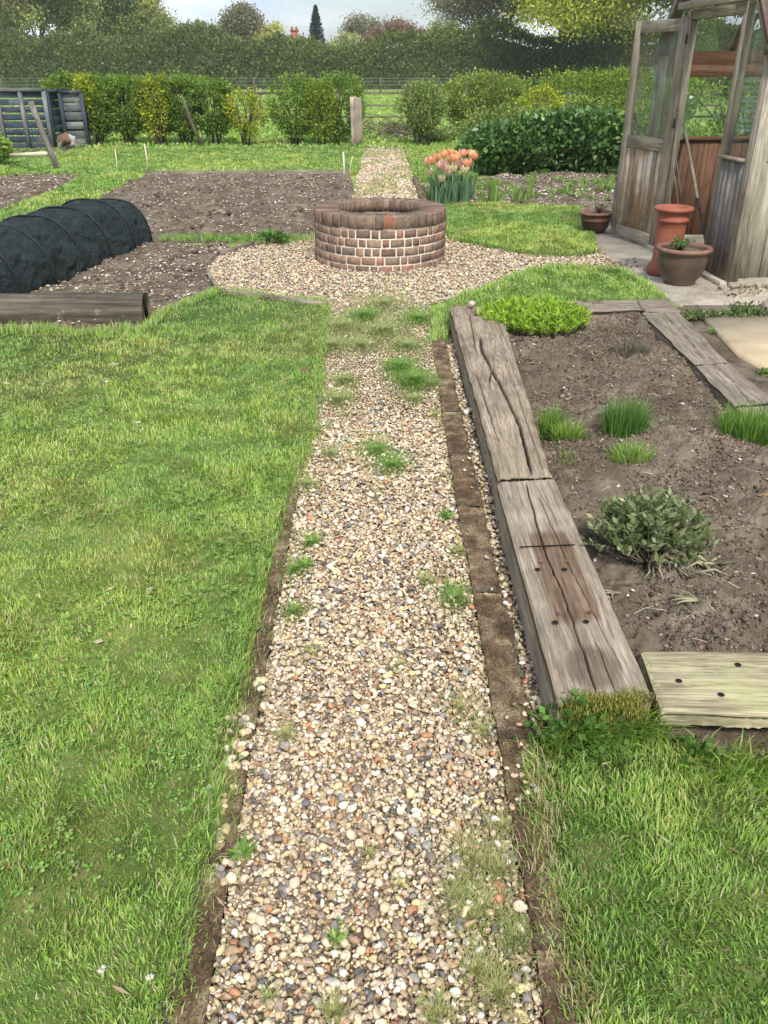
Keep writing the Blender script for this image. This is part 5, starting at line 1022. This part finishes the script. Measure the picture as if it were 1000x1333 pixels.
# tulips
PT = {'orange': [(.88, .48, .27, 3), (.9, .6, .36, 2)], 'pink': [(.87, .55, .53, 3), (.9, .68, .6, 2)], 'cream': [(.88, .74, .5, 2), (.88, .8, .65, 1)]}
tl = [(562, 211, 'orange'), (569, 207, 'orange'), (578, 203, 'orange'), (587, 201, 'orange'), (597, 204, 'orange'), (603, 202, 'orange'), (614, 203, 'orange'), (609, 214, 'orange'), (592, 208, 'orange'),
      (557, 212, 'pink'), (574, 217, 'pink'), (579, 222, 'pink'), (572, 214, 'pink'), (595, 217, 'pink'), (602, 214, 'pink'), (580, 216, 'pink'), (586, 209, 'orange'), (589, 222, 'cream'), (561, 226, 'cream'), (575, 235, 'cream'), (605, 223, 'cream'), (583, 229, 'cream'), (617, 206, 'orange')]
TLB = {'orange': 'orange tulip raised high in the tulip clump', 'pink': 'pink tulip in the middle of the tulip clump', 'cream': 'pale cream tulip low in the tulip clump'}
ORD = ['leftmost', 'second from the left', 'third from the left', 'fourth from the left', 'fifth from the left', 'sixth from the left', 'seventh from the left', 'fourth from the right', 'third from the right', 'second from the right', 'rightmost']
def tlabel(px, cn):
    xs_ = sorted(t[0] for t in tl if t[2] == cn); i = xs_.index(px); m_ = len(xs_); w_ = ORD[i] if i < m_ / 2 else {0: 'rightmost', 1: 'second from the right', 2: 'third from the right', 3: 'fourth from the right', 4: 'fifth from the right'}[m_ - 1 - i]
    return {'orange': 'orange tulip, %s of the tall orange ones in the clump', 'pink': 'pink tulip, %s of the pink ones in the clump', 'cream': 'pale cream tulip, %s of the low cream ones in the clump'}[cn] % w_
for (px, py, cn) in tl:
    yb = 10.5 + random.uniform(-.15, .25); z_ = zat(py, yb); x_ = (px - 500) * (yb * ct + (HC - z_) * st) / F; bx = x_ * .75 + .25 * ((590 - 500) * 10.2 / F)
    root = empty('tulip', (bx, yb, .03), tlabel(px, cn), 'tulip', cn + ' tulips of the clump'); q_ = MB(); q_.tube([(bx, yb, .03), ((bx + x_) / 2, yb - .02, z_ * .6), (x_, yb, z_ - .02)], .005, 5); 
    st_ = q_.build('stem', bpy.data.materials.get('stem_green') or solid('stem_green', [(.3, (.08, .17, .06)), (.7, (.12, .22, .08))], 20, .6, .1), root)
    a = np.linspace(0, 6.28, 6, False) + random.random(); n_ = 6; top = np.array((x_, yb, z_ - .02)); V = []; Fq = []
    for k in range(n_):
        rad = np.array((math.cos(a[k]), math.sin(a[k]), 0)); tg = np.array((-rad[1], rad[0], 0)); op = random.uniform(.7, 1.3)
        rows = [(.002, 0, .007), (.028, .02, .027), (.042 * op, .05, .03), (.046 * op * op, .085, .005)]; b0 = len(V)
        for (r_, zz, wv) in rows: V += [top + rad * r_ - tg * wv + Zz * zz, top + rad * r_ * 1.12 + Zz * zz, top + rad * r_ + tg * wv + Zz * zz]
        for j in range(3):
            for m_ in range(2): Fq.append((b0 + j * 3 + m_, b0 + j * 3 + m_ + 1, b0 + j * 3 + m_ + 4, b0 + j * 3 + m_ + 3))
    mesh_np('flower', V, [np.array(Fq)], M['petal'], root, np.repeat(pick(PT[cn], 1, .08), len(V), 0), True)
    n_ = 12; an = rng.uniform(0, 6.28, n_); P = np.array((bx, yb, .03))[None] + rng.normal(0, .035, (n_, 3)) * (1, 1, 0)
    blades(P, rng.uniform(.2, .36, n_), .028, an, np.clip(rng.normal(.3, .12, n_), .05, .6), pick([(.13, .23, .12, 2), (.18, .29, .16, 1), (.09, .17, .08, 1)], n_, .1), 'leaf', M['leaf'], root)
# weeds and sprouts in the tulip bed
wl = []
for _ in range(110):
    x, y = random.uniform(555, 800), random.uniform(232, 262); c = G(x, y, .05); n_ = random.randint(6, 30); a = rng.uniform(0, 6.28, n_); P = c[None] + np.stack([np.cos(a), np.sin(a), 0 * a], 1) * rng.uniform(0, .09, (n_, 1))
    wl.append(blades(P, random.uniform(.03, .11), .014, a, np.clip(rng.normal(.5, .2, n_), .05, .9), pick(W3[1] + [(.3, .3, .12, 1)], n_, .15)))
for (x, y, h) in ((638, 262, .28), (645, 262, .2), (688, 258, .25), (672, 262, .16), (760, 245, .14)):
    c = G(x, y, .05); n_ = 16; a = rng.uniform(0, 6.28, n_); wl.append(blades(c[None] + rng.normal(0, .02, (n_, 3)) * (1, 1, 0), h, .018, a, rng.uniform(.05, .4, n_), pick(W3[1], n_, .1)))
o = grass_obj(wl, 'low green weeds and sprouts in the tulip bed'); o.name = 'bed_weeds'; o['category'] = 'weeds'
wl = []
for _ in range(60):
    t_ = random.random(); x = 205 + 205 * t_; y = 311 + random.gauss(0, 2.0); c = G(x, y, .045); n_ = 26; a = rng.uniform(0, 6.28, n_); wl.append(blades(c[None] + rng.normal(0, .06, (n_, 3)) * (1, .8, 0), random.uniform(.02, .06), .007, a, rng.uniform(.2, .8, n_), pick(W3[1], n_, .15)))
o = grass_obj(wl, 'thin green weeds between the two dug beds'); o.name = 'bed_weeds'; o['category'] = 'weeds'
o = leafy('leafy_weed', 'dark leafy weed clump at the edge of the dug bed left of the well', 'weed', G(355, 314, .04), .12, 150, .05, PW, .08)
# brush pile at the path end
q_ = MB(); c = np.array((at(512, 20.5), 20.5, 0))
for _ in range(220): 
    a = random.uniform(0, 6.28); p = c + (random.gauss(0, .55), random.gauss(0, .35), random.uniform(.02, .32)); dd = np.array((math.cos(a), math.sin(a) * .4, random.gauss(.1, .3))) * random.uniform(.15, .45); q_.tube([p, p + dd * .5 + rng.normal(0, .02, 3), p + dd], .008, 4, tint=random.choice([.9, 1.6, 2.4]))
tag(q_.build('brush_pile', M['bark']), 'heap of pale twigs and cuttings beyond the end of the path', 'brush pile', kind='stuff')
for (px, yy, rx, zt, lb) in ((600, 20, .5, 168, 'low grey-green mound plant left of the tall bushes'), (570, 19.4, .3, 172, 'low green plant right of the brush pile'), (428, 26, .35, 150, 'small green bush by the field fence near the post'), (515, 21.6, .3, 160, 'low bush behind the brush pile')):
    shrub('low_bush', lb, at(px, yy), yy, rx, .3, .0, max(.25, zat(zt, yy)), 1500, .06, OB, 2, 0, seed=int(px), holes=.3)

# ---------------------------------------------------------------- pallets, stake, pole, plant at the left
def pallet(name, label, A, B, z1, slats, mat, fmat, lean=0.0, posts=4):
    root = empty(name, (A + B) / 2 * (1, 1, 0), label, 'pallet', 'pallets of the compost bay'); d = (B - A); L = np.linalg.norm(d); d /= L; nn = np.array((-d[1], d[0], 0)); nn = nn if nn[1] > 0 else -nn
    q_ = MB()
    for i in range(slats): z_ = z1 * (i + .5) / slats; q_.bar(A + Zz * z_ + nn * .04, B + Zz * z_ + nn * .04, z1 / slats * random.uniform(.78, .95), .02, up=nn, tint=random.uniform(.7, 1.3))
    q_.build('slats', mat, root)
    for i in range(posts): q_ = MB(); p = A + (B - A) * (i / (posts - 1)); q_.bar(p, p + Zz * z1, .07, .06, up=nn); q_.build('upright', fmat, root)
    q_ = MB(); q_.bar(A + Zz * (z1 + .02), B + Zz * (z1 + .02), .09, .05); q_.build('top_rail', fmat, root)
pl0 = np.array((at(-60, 17.6), 17.6, 0)); pl1 = np.array((at(62, 17.6), 17.6, 0)); pallet('pallet', 'blue-painted pallet forming the front of the compost bay', pl0, pl1, zat(118, 17.6), 8, M['pallet_blue'], M['pallet_grey'], posts=5)
pallet('pallet', 'grey-blue slatted pallet at the right of the compost bay', pl1 + (.12, .5, 0), pl1 + (.52, .55, 0), zat(121, 18.1), 6, M['pallet_grey'], M['pallet_blue'], posts=2)
pallet('pallet', 'side pallet running back behind the blue front pallet', pl1 + (.02, .1, 0), pl1 + (.08, 1.0, 0), zat(120, 17.9), 7, M['pallet_blue'], M['pallet_blue'], posts=2)
p = G(76, 223); pt = p + np.array((-.24, 0, zat(132, p[1]))); q_ = MB(); q_.bar(p, pt, .075, .04, up=(0, 1, 0), seg=5, jit=.003); tag(q_.build('wooden_stake', M['cedar_dark']), 'rough wooden stake leaning left before the pallets', 'stake')
p = G(5, 203, .15); q_ = MB(); q_.tube([p, G(60, 200, .35)], .03, 8); tag(q_.build('round_pole', M['cane']), 'pale round pole sloping from the left edge to the stake', 'pole')
p = np.array((at(80, 17.3), 17.3, .02)); V0, F0 = ICO[3]; V = lumpy(V0, 5, .3) * (.2, .15, .17) + p + (0, 0, .13); V += (fbm(V0[:, 0] * 5 + 9, V0[:, 2] * 5, 3) - .5)[:, None] * .1
sc3 = np.where((fbm(V[:, 0] * 9, V[:, 2] * 9, 8, 2) > .55)[:, None], (.16, .1, .07), (.5, .5, .44)); tag(mesh_np('torn_sack', V, [F0], M['clod'], None, sc3), 'torn white and brown sack slumped against the right pallet', 'sack')
c = G(5, 216, .03); shrub('leafy_plant', 'light green leafy plant at the left edge before the pole', c[0] - .15, c[1], .28, .25, .03, .55, 900, .09, [(.2, .33, .06, 2), (.3, .38, .08, 2)], 2, 5, seed=140, holes=.3, cat='plant')
q_ = MB()
for _ in range(60): a = random.uniform(0, 6.28); p = np.array((at(random.uniform(10, 90), 16.8), 16.8 + random.uniform(-.5, .3), .03)); dd = np.array((math.cos(a), math.sin(a), random.uniform(0, .4))) * .25; q_.tube([p, p + dd], .006, 4, tint=random.choice([1, 2]))
tag(q_.build('twig_litter', M['bark']), 'twigs and rubbish on bare earth before the pallets', 'twigs', kind='stuff')

# ---------------------------------------------------------------- field fences
q_ = empty('rail_fence', (0, 24.8, 0), 'low grey post and rail fence crossing the field beyond the post', 'fence')
for z_, lb in ((.81, 0), (.52, 0), (.24, 0)): mb = MB(); mb.bar((-8, 24.8, z_), (9, 24.9, z_), .03, .04, seg=12, jit=.008, tint=.75); mb.build('rail', M['bed_timber'], q_)
for x in np.arange(-7.4, 9, 2.05): mb = MB(); mb.bar((x, 24.86, 0), (x + .02, 24.86, .92), .08, .08); mb.build('post', M['bed_timber'], q_)
q_ = empty('wire_fence', (0, 58, 0), 'wire fence with wooden posts along the foot of the tall hedgerow', 'fence')
for x in np.arange(-34, 38, 2.6): mb = MB(); mb.bar((x, 58, 0), (x, 58, .8), .09, .09, tint=.6); mb.build('post', M['bed_timber'], q_)
mb = MB()
for z_ in (.15, .4, .6, .76): mb.tube([(-34, 58, z_), (38, 58, z_)], .014, 4)
mb.build('wires', M['metal'], q_)

# ---------------------------------------------------------------- tall hedgerow
def hedgerow(name, label, x0, x1, y_, dep, hfun, n_, size, pal, seed):
    root = empty(name, ((x0 + x1) / 2, y_, 0), label, 'hedgerow'); nx = int((x1 - x0) / .7); ring = 14; V = []
    for i in range(nx + 1):
        x = x0 + (x1 - x0) * i / nx; h = hfun(x)
        for j in range(ring):
            a = math.pi * j / (ring - 1); w_ = 1 + .25 * (float(vn(np.array([x * .6]), np.array([j * .7]), seed)[0]) - .5); V.append((x, y_ - math.cos(a) * dep * .8 * w_, max(0.0, math.sin(a)) ** .5 * h * .84 * w_))
    i_ = np.arange((nx + 1) * ring).reshape(nx + 1, ring); Q = np.stack([i_[:-1, :-1], i_[:-1, 1:], i_[1:, 1:], i_[1:, :-1]], -1).reshape(-1, 4)
    x = rng.uniform(x0, x1, n_); a = np.clip(np.abs(rng.normal(0, .9, n_)), 0, math.pi); a = rng.uniform(0, 2.2, n_); h = np.array([hfun(v) for v in x]); w_ = .82 + .42 * fbm(x * .8, a * 2.4, seed, 4, .6) + rng.normal(0, .05, n_)
    P = np.stack([x, y_ - np.cos(a) * dep * w_, np.sin(a) ** .5 * h * w_], 1); P[:, 2] = np.maximum(P[:, 2], .1)
    tone = .7 + .6 * fbm(x * .35 + 4, a * 1.5, seed + 8, 3); c = pick(pal, n_, .2) * tone[:, None]
    leaves(P, np.stack([0 * x, -np.cos(a), np.sin(a) + .3], 1), size * rng.uniform(.6, 1.3, n_), c, 'foliage', M['leaf'], root, .6, .8)
    mesh_np('branch_mass', V, [Q], M['hedge_core'], root, None, True)
M['hedge_core'] = solid('hedge_core', [(.3, (.05, .08, .028)), (.5, (.08, .12, .04)), (.7, (.11, .15, .055))], 1.5, .9, 1, .3, 4)
HW_ = [(.11, .155, .045, 4), (.16, .20, .06, 3), (.22, .25, .085, 1.5), (.14, .135, .08, 1)]
htop = lambda x: (.45 if x > 6 else 0) + 2.85 + .35 * math.sin(x * .35) + .3 * math.sin(x * .9 + 1) + (.5 if x < -20 else 0)
hedgerow('field_hedgerow', 'long tall dark green hedgerow across the back of the field', -46, 46, 66, 2.2, htop, 110000, .20, HW_, 5)

def tree(name, label, x, y_, H, spread, pal, nleaf, size, levels=5, fork=.3, cat='tree', seed=0, lean=0, tr=.18, group=None, tipr=.55, kids=3, twig=True, up=.45, wd=None):
    rd = random.Random(seed); mb = MB(); tips = []; lim = []; root = empty(name, (x, y_, 0), label, cat, group); k0 = H / 8
    def rec(p, d, L, r_, lv):
        q = p.copy(); pts = [p]; rr = [r_]
        for i in range(3):
            d = d + np.array([rd.gauss(0, .12), rd.gauss(0, .12), rd.gauss(0, .08)]); d /= np.linalg.norm(d); q = q + d * L / 3; pts.append(q); rr.append(r_ * (1 - .12 * (i + 1)))
        lim.append((pts, rr, 7 if lv < 2 else 4))
        if lv >= levels: tips.append(q); tips.append(pts[2]); return
        if lv >= 1: tips.extend([pts[2], q])
        for i in range(kids if lv else kids + 1):
            a = rd.uniform(0, 6.28); out = np.array([math.cos(a), math.sin(a), 0]) * rd.uniform(.5, 1.1) * spread; nd_ = d * .75 + out + np.array([0, 0, up * rd.uniform(.2, 1.2)]); nd_ /= np.linalg.norm(nd_)
            rec(pts[rd.choice([2, 3, 3])], nd_, L * rd.uniform(.62, .8), r_ * .58, lv + 1)
    rec(np.array([x, y_, 0.]), np.array([lean, 0, 1.]), H * fork, tr * k0, 0)
    T_ = np.array(tips); b0 = np.array([x, y_, 0.]); zm = np.percentile(T_[:, 2], 98); sc_ = np.array([1, 1, 1.]) * H / zm
    hw_ = np.percentile(np.abs(T_[:, 0] - x), 95); sc_[:2] = (wd or hw_ * sc_[2]) / hw_
    for pts, rr, k_ in lim: mb.tube([b0 + (p_ - b0) * sc_ for p_ in pts], rr, k_)
    mb.build('trunk', M['bark'], root); T_ = b0 + (T_ - b0) * sc_
    # scale check: fit crown height to H
    n_ = nleaf; i = rng.integers(0, len(T_), n_); P = T_[i] + rng.normal(0, tipr * k0 * .5, (n_, 3)) * (1, 1, .7); tone = (rng.uniform(.75, 1.25, len(T_)))[i]
    leaves(P, rng.normal(0, 1, (n_, 3)) + (0, 0, .2), size * rng.uniform(.6, 1.3, n_), pick(pal, n_, .15) * tone[:, None], 'crown', M['leaf'], root, .6, .5)
    return root
WIL = [(.33, .37, .12, 3), (.43, .45, .16, 2), (.25, .28, .11, 2)]; YEL = [(.42, .42, .11, 3), (.52, .5, .15, 2), (.3, .32, .09, 1)]; BAR = [(.22, .22, .12, 3), (.28, .26, .17, 2), (.17, .16, .1, 1)]; GRN = [(.25, .33, .09, 3), (.34, .41, .13, 2), (.18, .23, .08, 1)]; RED = [(.25, .13, .08, 3), (.2, .15, .08, 2), (.3, .2, .12, 1)]
def tx(px, y_): return (px - 500) * (y_ * ct + (HC - 4) * st) / F
TR = [(5, 80, 11.5, 6.0, WIL, 42000, 'huge olive-green tree at the far left edge'), (72, 84, 8.8, 5.2, WIL, 34000, 'broad olive tree second from the left edge'), (122, 88, 8.8, 4.0, GRN, 26000, 'green-yellow tree third from the left behind the hedgerow'), (165, 92, 7.6, 2.6, YEL, 14000, 'yellow blossoming tree at the left end of the open sky'),
      (222, 96, 4.3, 4.0, GRN, 14000, 'low green tree right of the yellow one'), (262, 100, 4.8, 3.2, WIL, 13000, 'low bushy olive tree left of the pointed crown'), (305, 96, 6.3, 2.0, BAR, 13000, 'pointed grey-green tree above the hedgerow'), (355, 104, 5.2, 2.0, YEL, 6500, 'small round pale yellow tree left of the chimney'), (335, 100, 4.2, 4, WIL, 6000, 'low wide olive tree behind the round yellow one'),
      (440, 108, 4.4, 3.0, WIL, 3500, 'thin brownish tree just right of the fir'), (470, 110, 6.2, 2.2, BAR, 4500, 'airy twiggy tree in the middle of the skyline'), (520, 108, 5.7, 3.0, RED, 8000, 'reddish-brown budding tree on the skyline'), (562, 106, 5.3, 2.6, GRN, 7000, 'small green tree right of the reddish one'), (602, 100, 4.2, 3.2, WIL, 6500, 'low tree where the open sky ends on the right')]
for i, (px, yy, H, wd_, pal, nl, lb) in enumerate(TR): tree('field_tree', lb, tx(px, yy), yy, H, .8, pal, nl, .24, 4, .16, seed=300 + i * 13, group='trees beyond the hedgerow', wd=wd_, tipr=1.0, up=.25)
tree('bare_tree', 'big twiggy grey-brown tree above the hedgerow on the right', tx(672, 70), 70, 8.6, .9, BAR, 42000, .16, 6, .18, seed=401, tr=.12, up=.2, wd=4.8, kids=3, tipr=1.1)
tree('bare_tree', 'spreading tree with thin leaf behind the bare one', tx(722, 74), 74, 9.5, .9, [(.2, .21, .08, 2), (.15, .15, .08, 2)], 40000, .19, 5, .17, seed=405, tr=.14, up=.25, wd=5.2, tipr=1.2)
OAK = [(.33, .36, .05, 3), (.42, .44, .07, 3), (.22, .26, .05, 2)]
tree('oak_tree', 'yellow-green leafed oak behind the open greenhouse door', tx(812, 56), 56, 8.6, .9, OAK, 90000, .19, 5, .16, seed=411, tr=.15, tipr=1.25, up=.1, wd=6.0)
tree('oak_tree', 'yellow-green oak seen through the greenhouse glass', tx(960, 50), 50, 8.5, .9, OAK + GRN, 60000, .19, 5, .18, seed=417, tr=.15, tipr=1.2, up=.3, wd=4.6)
tree('oak_tree', 'green tree beyond the right side of the greenhouse', tx(1130, 44), 44, 8, .9, GRN, 16000, .17, 4, .26, seed=421, tr=.2, tipr=1.0, up=.3, wd=4.6)
tree('field_tree', 'olive tree filling the gap between the bare tree and the oak', tx(765, 84), 84, 7.2, .8, WIL, 24000, .24, 4, .14, seed=633, wd=4.5, tipr=1.3, up=.2)
tree('field_tree', 'green tree between the two big trees at the far left', tx(45, 92), 92, 8.4, .8, GRN, 24000, .26, 4, .12, seed=641, group='trees beyond the hedgerow', wd=6.5, tipr=1.4, up=.15)
tree('field_tree', 'olive tree low behind the yellow blossoming one', tx(150, 98), 98, 6.4, .8, WIL, 18000, .26, 4, .12, seed=647, group='trees beyond the hedgerow', wd=5, tipr=1.4, up=.15)
# fir
fx, fy = tx(412, 100), 100; root = empty('fir_tree', (fx, fy, 0), 'dark pointed fir standing out against the sky', 'tree'); q_ = MB(); q_.tube([(fx, fy, 0), (fx, fy, 6.9)], [.16, .02], 6); q_.build('trunk', M['bark'], root)
P = []; D = []
for k in range(26):
    z_ = 1.9 + k * .195; R_ = (7.0 - z_) * .32 * random.uniform(.75, 1.15); nb_ = 9
    for b_ in range(nb_):
        a = 6.28 * b_ / nb_ + k * .7
        for j in range(26): f = random.random(); P.append((fx + math.cos(a) * R_ * f, fy + math.sin(a) * R_ * f, z_ - .22 * R_ * f + random.gauss(0, .05))); D.append((math.cos(a), math.sin(a), -.3))
leaves(np.array(P), np.array(D), .2, pick([(.02, .045, .035, 2), (.035, .065, .05, 1)], len(P), .2), 'crown', M['leaf'], root, .5, .6)
# house chimney and ridge beyond the hedgerow
hx, hy_ = tx(385, 115), 115; root = empty('distant_house', (hx, hy_, 0), 'roof ridge and brick chimney of a house behind the hedgerow', 'house')
q_ = MB(); q_.bar((hx - 6, hy_ + 2, 1.2), (hx + .9, hy_ + 2, 1.2), 7, 2.4); q_.build('wall', M['red_brick'], root)
V = [(hx - 6.2, hy_ - 1.8, 2.4), (hx + 1.1, hy_ - 1.8, 2.4), (hx + 1.1, hy_ + 5.8, 2.4), (hx - 6.2, hy_ + 5.8, 2.4), (hx - 5.5, hy_ + 2, 4.5), (hx + .6, hy_ + 2, 4.5)]
roof = mesh_np('roof', V, [np.array([(0, 1, 5, 4), (2, 3, 4, 5)]), np.array([(1, 2, 5), (3, 0, 4)])], M['roof_tile'], root)
q_ = MB(); q_.bar((hx - .2, hy_ + 1, 3.6), (hx - .2, hy_ + 1, 5.2), .85, .6, up=(0, 1, 0)); q_.bar((hx - .2, hy_ + 1, 5.1), (hx - .2, hy_ + 1, 5.28), 1.0, .75, up=(0, 1, 0))
for dx in (-.25, .25): q_.tube([(hx - .2 + dx, hy_ + 1, 5.25), (hx - .2 + dx, hy_ + 1, 5.6)], .13, 8)
o = q_.build('chimney', M['red_brick'], roof); o.matrix_parent_inverse = Matrix.Identity(4)

# ---------------------------------------------------------------- haze over the field
hz = MB(); X_, Y0_, Y1_, Z0_, Z1_ = 75, -6, 135, -1.0, 16
V = [(x, y, z) for z in (Z0_, Z1_) for x, y in ((-X_, Y0_), (X_, Y0_), (X_, Y1_), (-X_, Y1_))]
hm = bpy.data.materials.new('haze'); hm.use_nodes = True; hn = hm.node_tree.nodes; hn.remove(hn['Principled BSDF'])
pv = hn.new('ShaderNodeVolumePrincipled'); pv.inputs['Density'].default_value = .0006; pv.inputs['Color'].default_value = (.9, .93, .96, 1); hm.node_tree.links.new(pv.outputs[0], hn['Material Output'].inputs['Volume'])
o = mesh_np('haze', V, [np.array([(3, 2, 1, 0), (4, 5, 6, 7), (0, 1, 5, 4), (1, 2, 6, 5), (2, 3, 7, 6), (3, 0, 4, 7)])], hm); tag(o, kind='stuff')
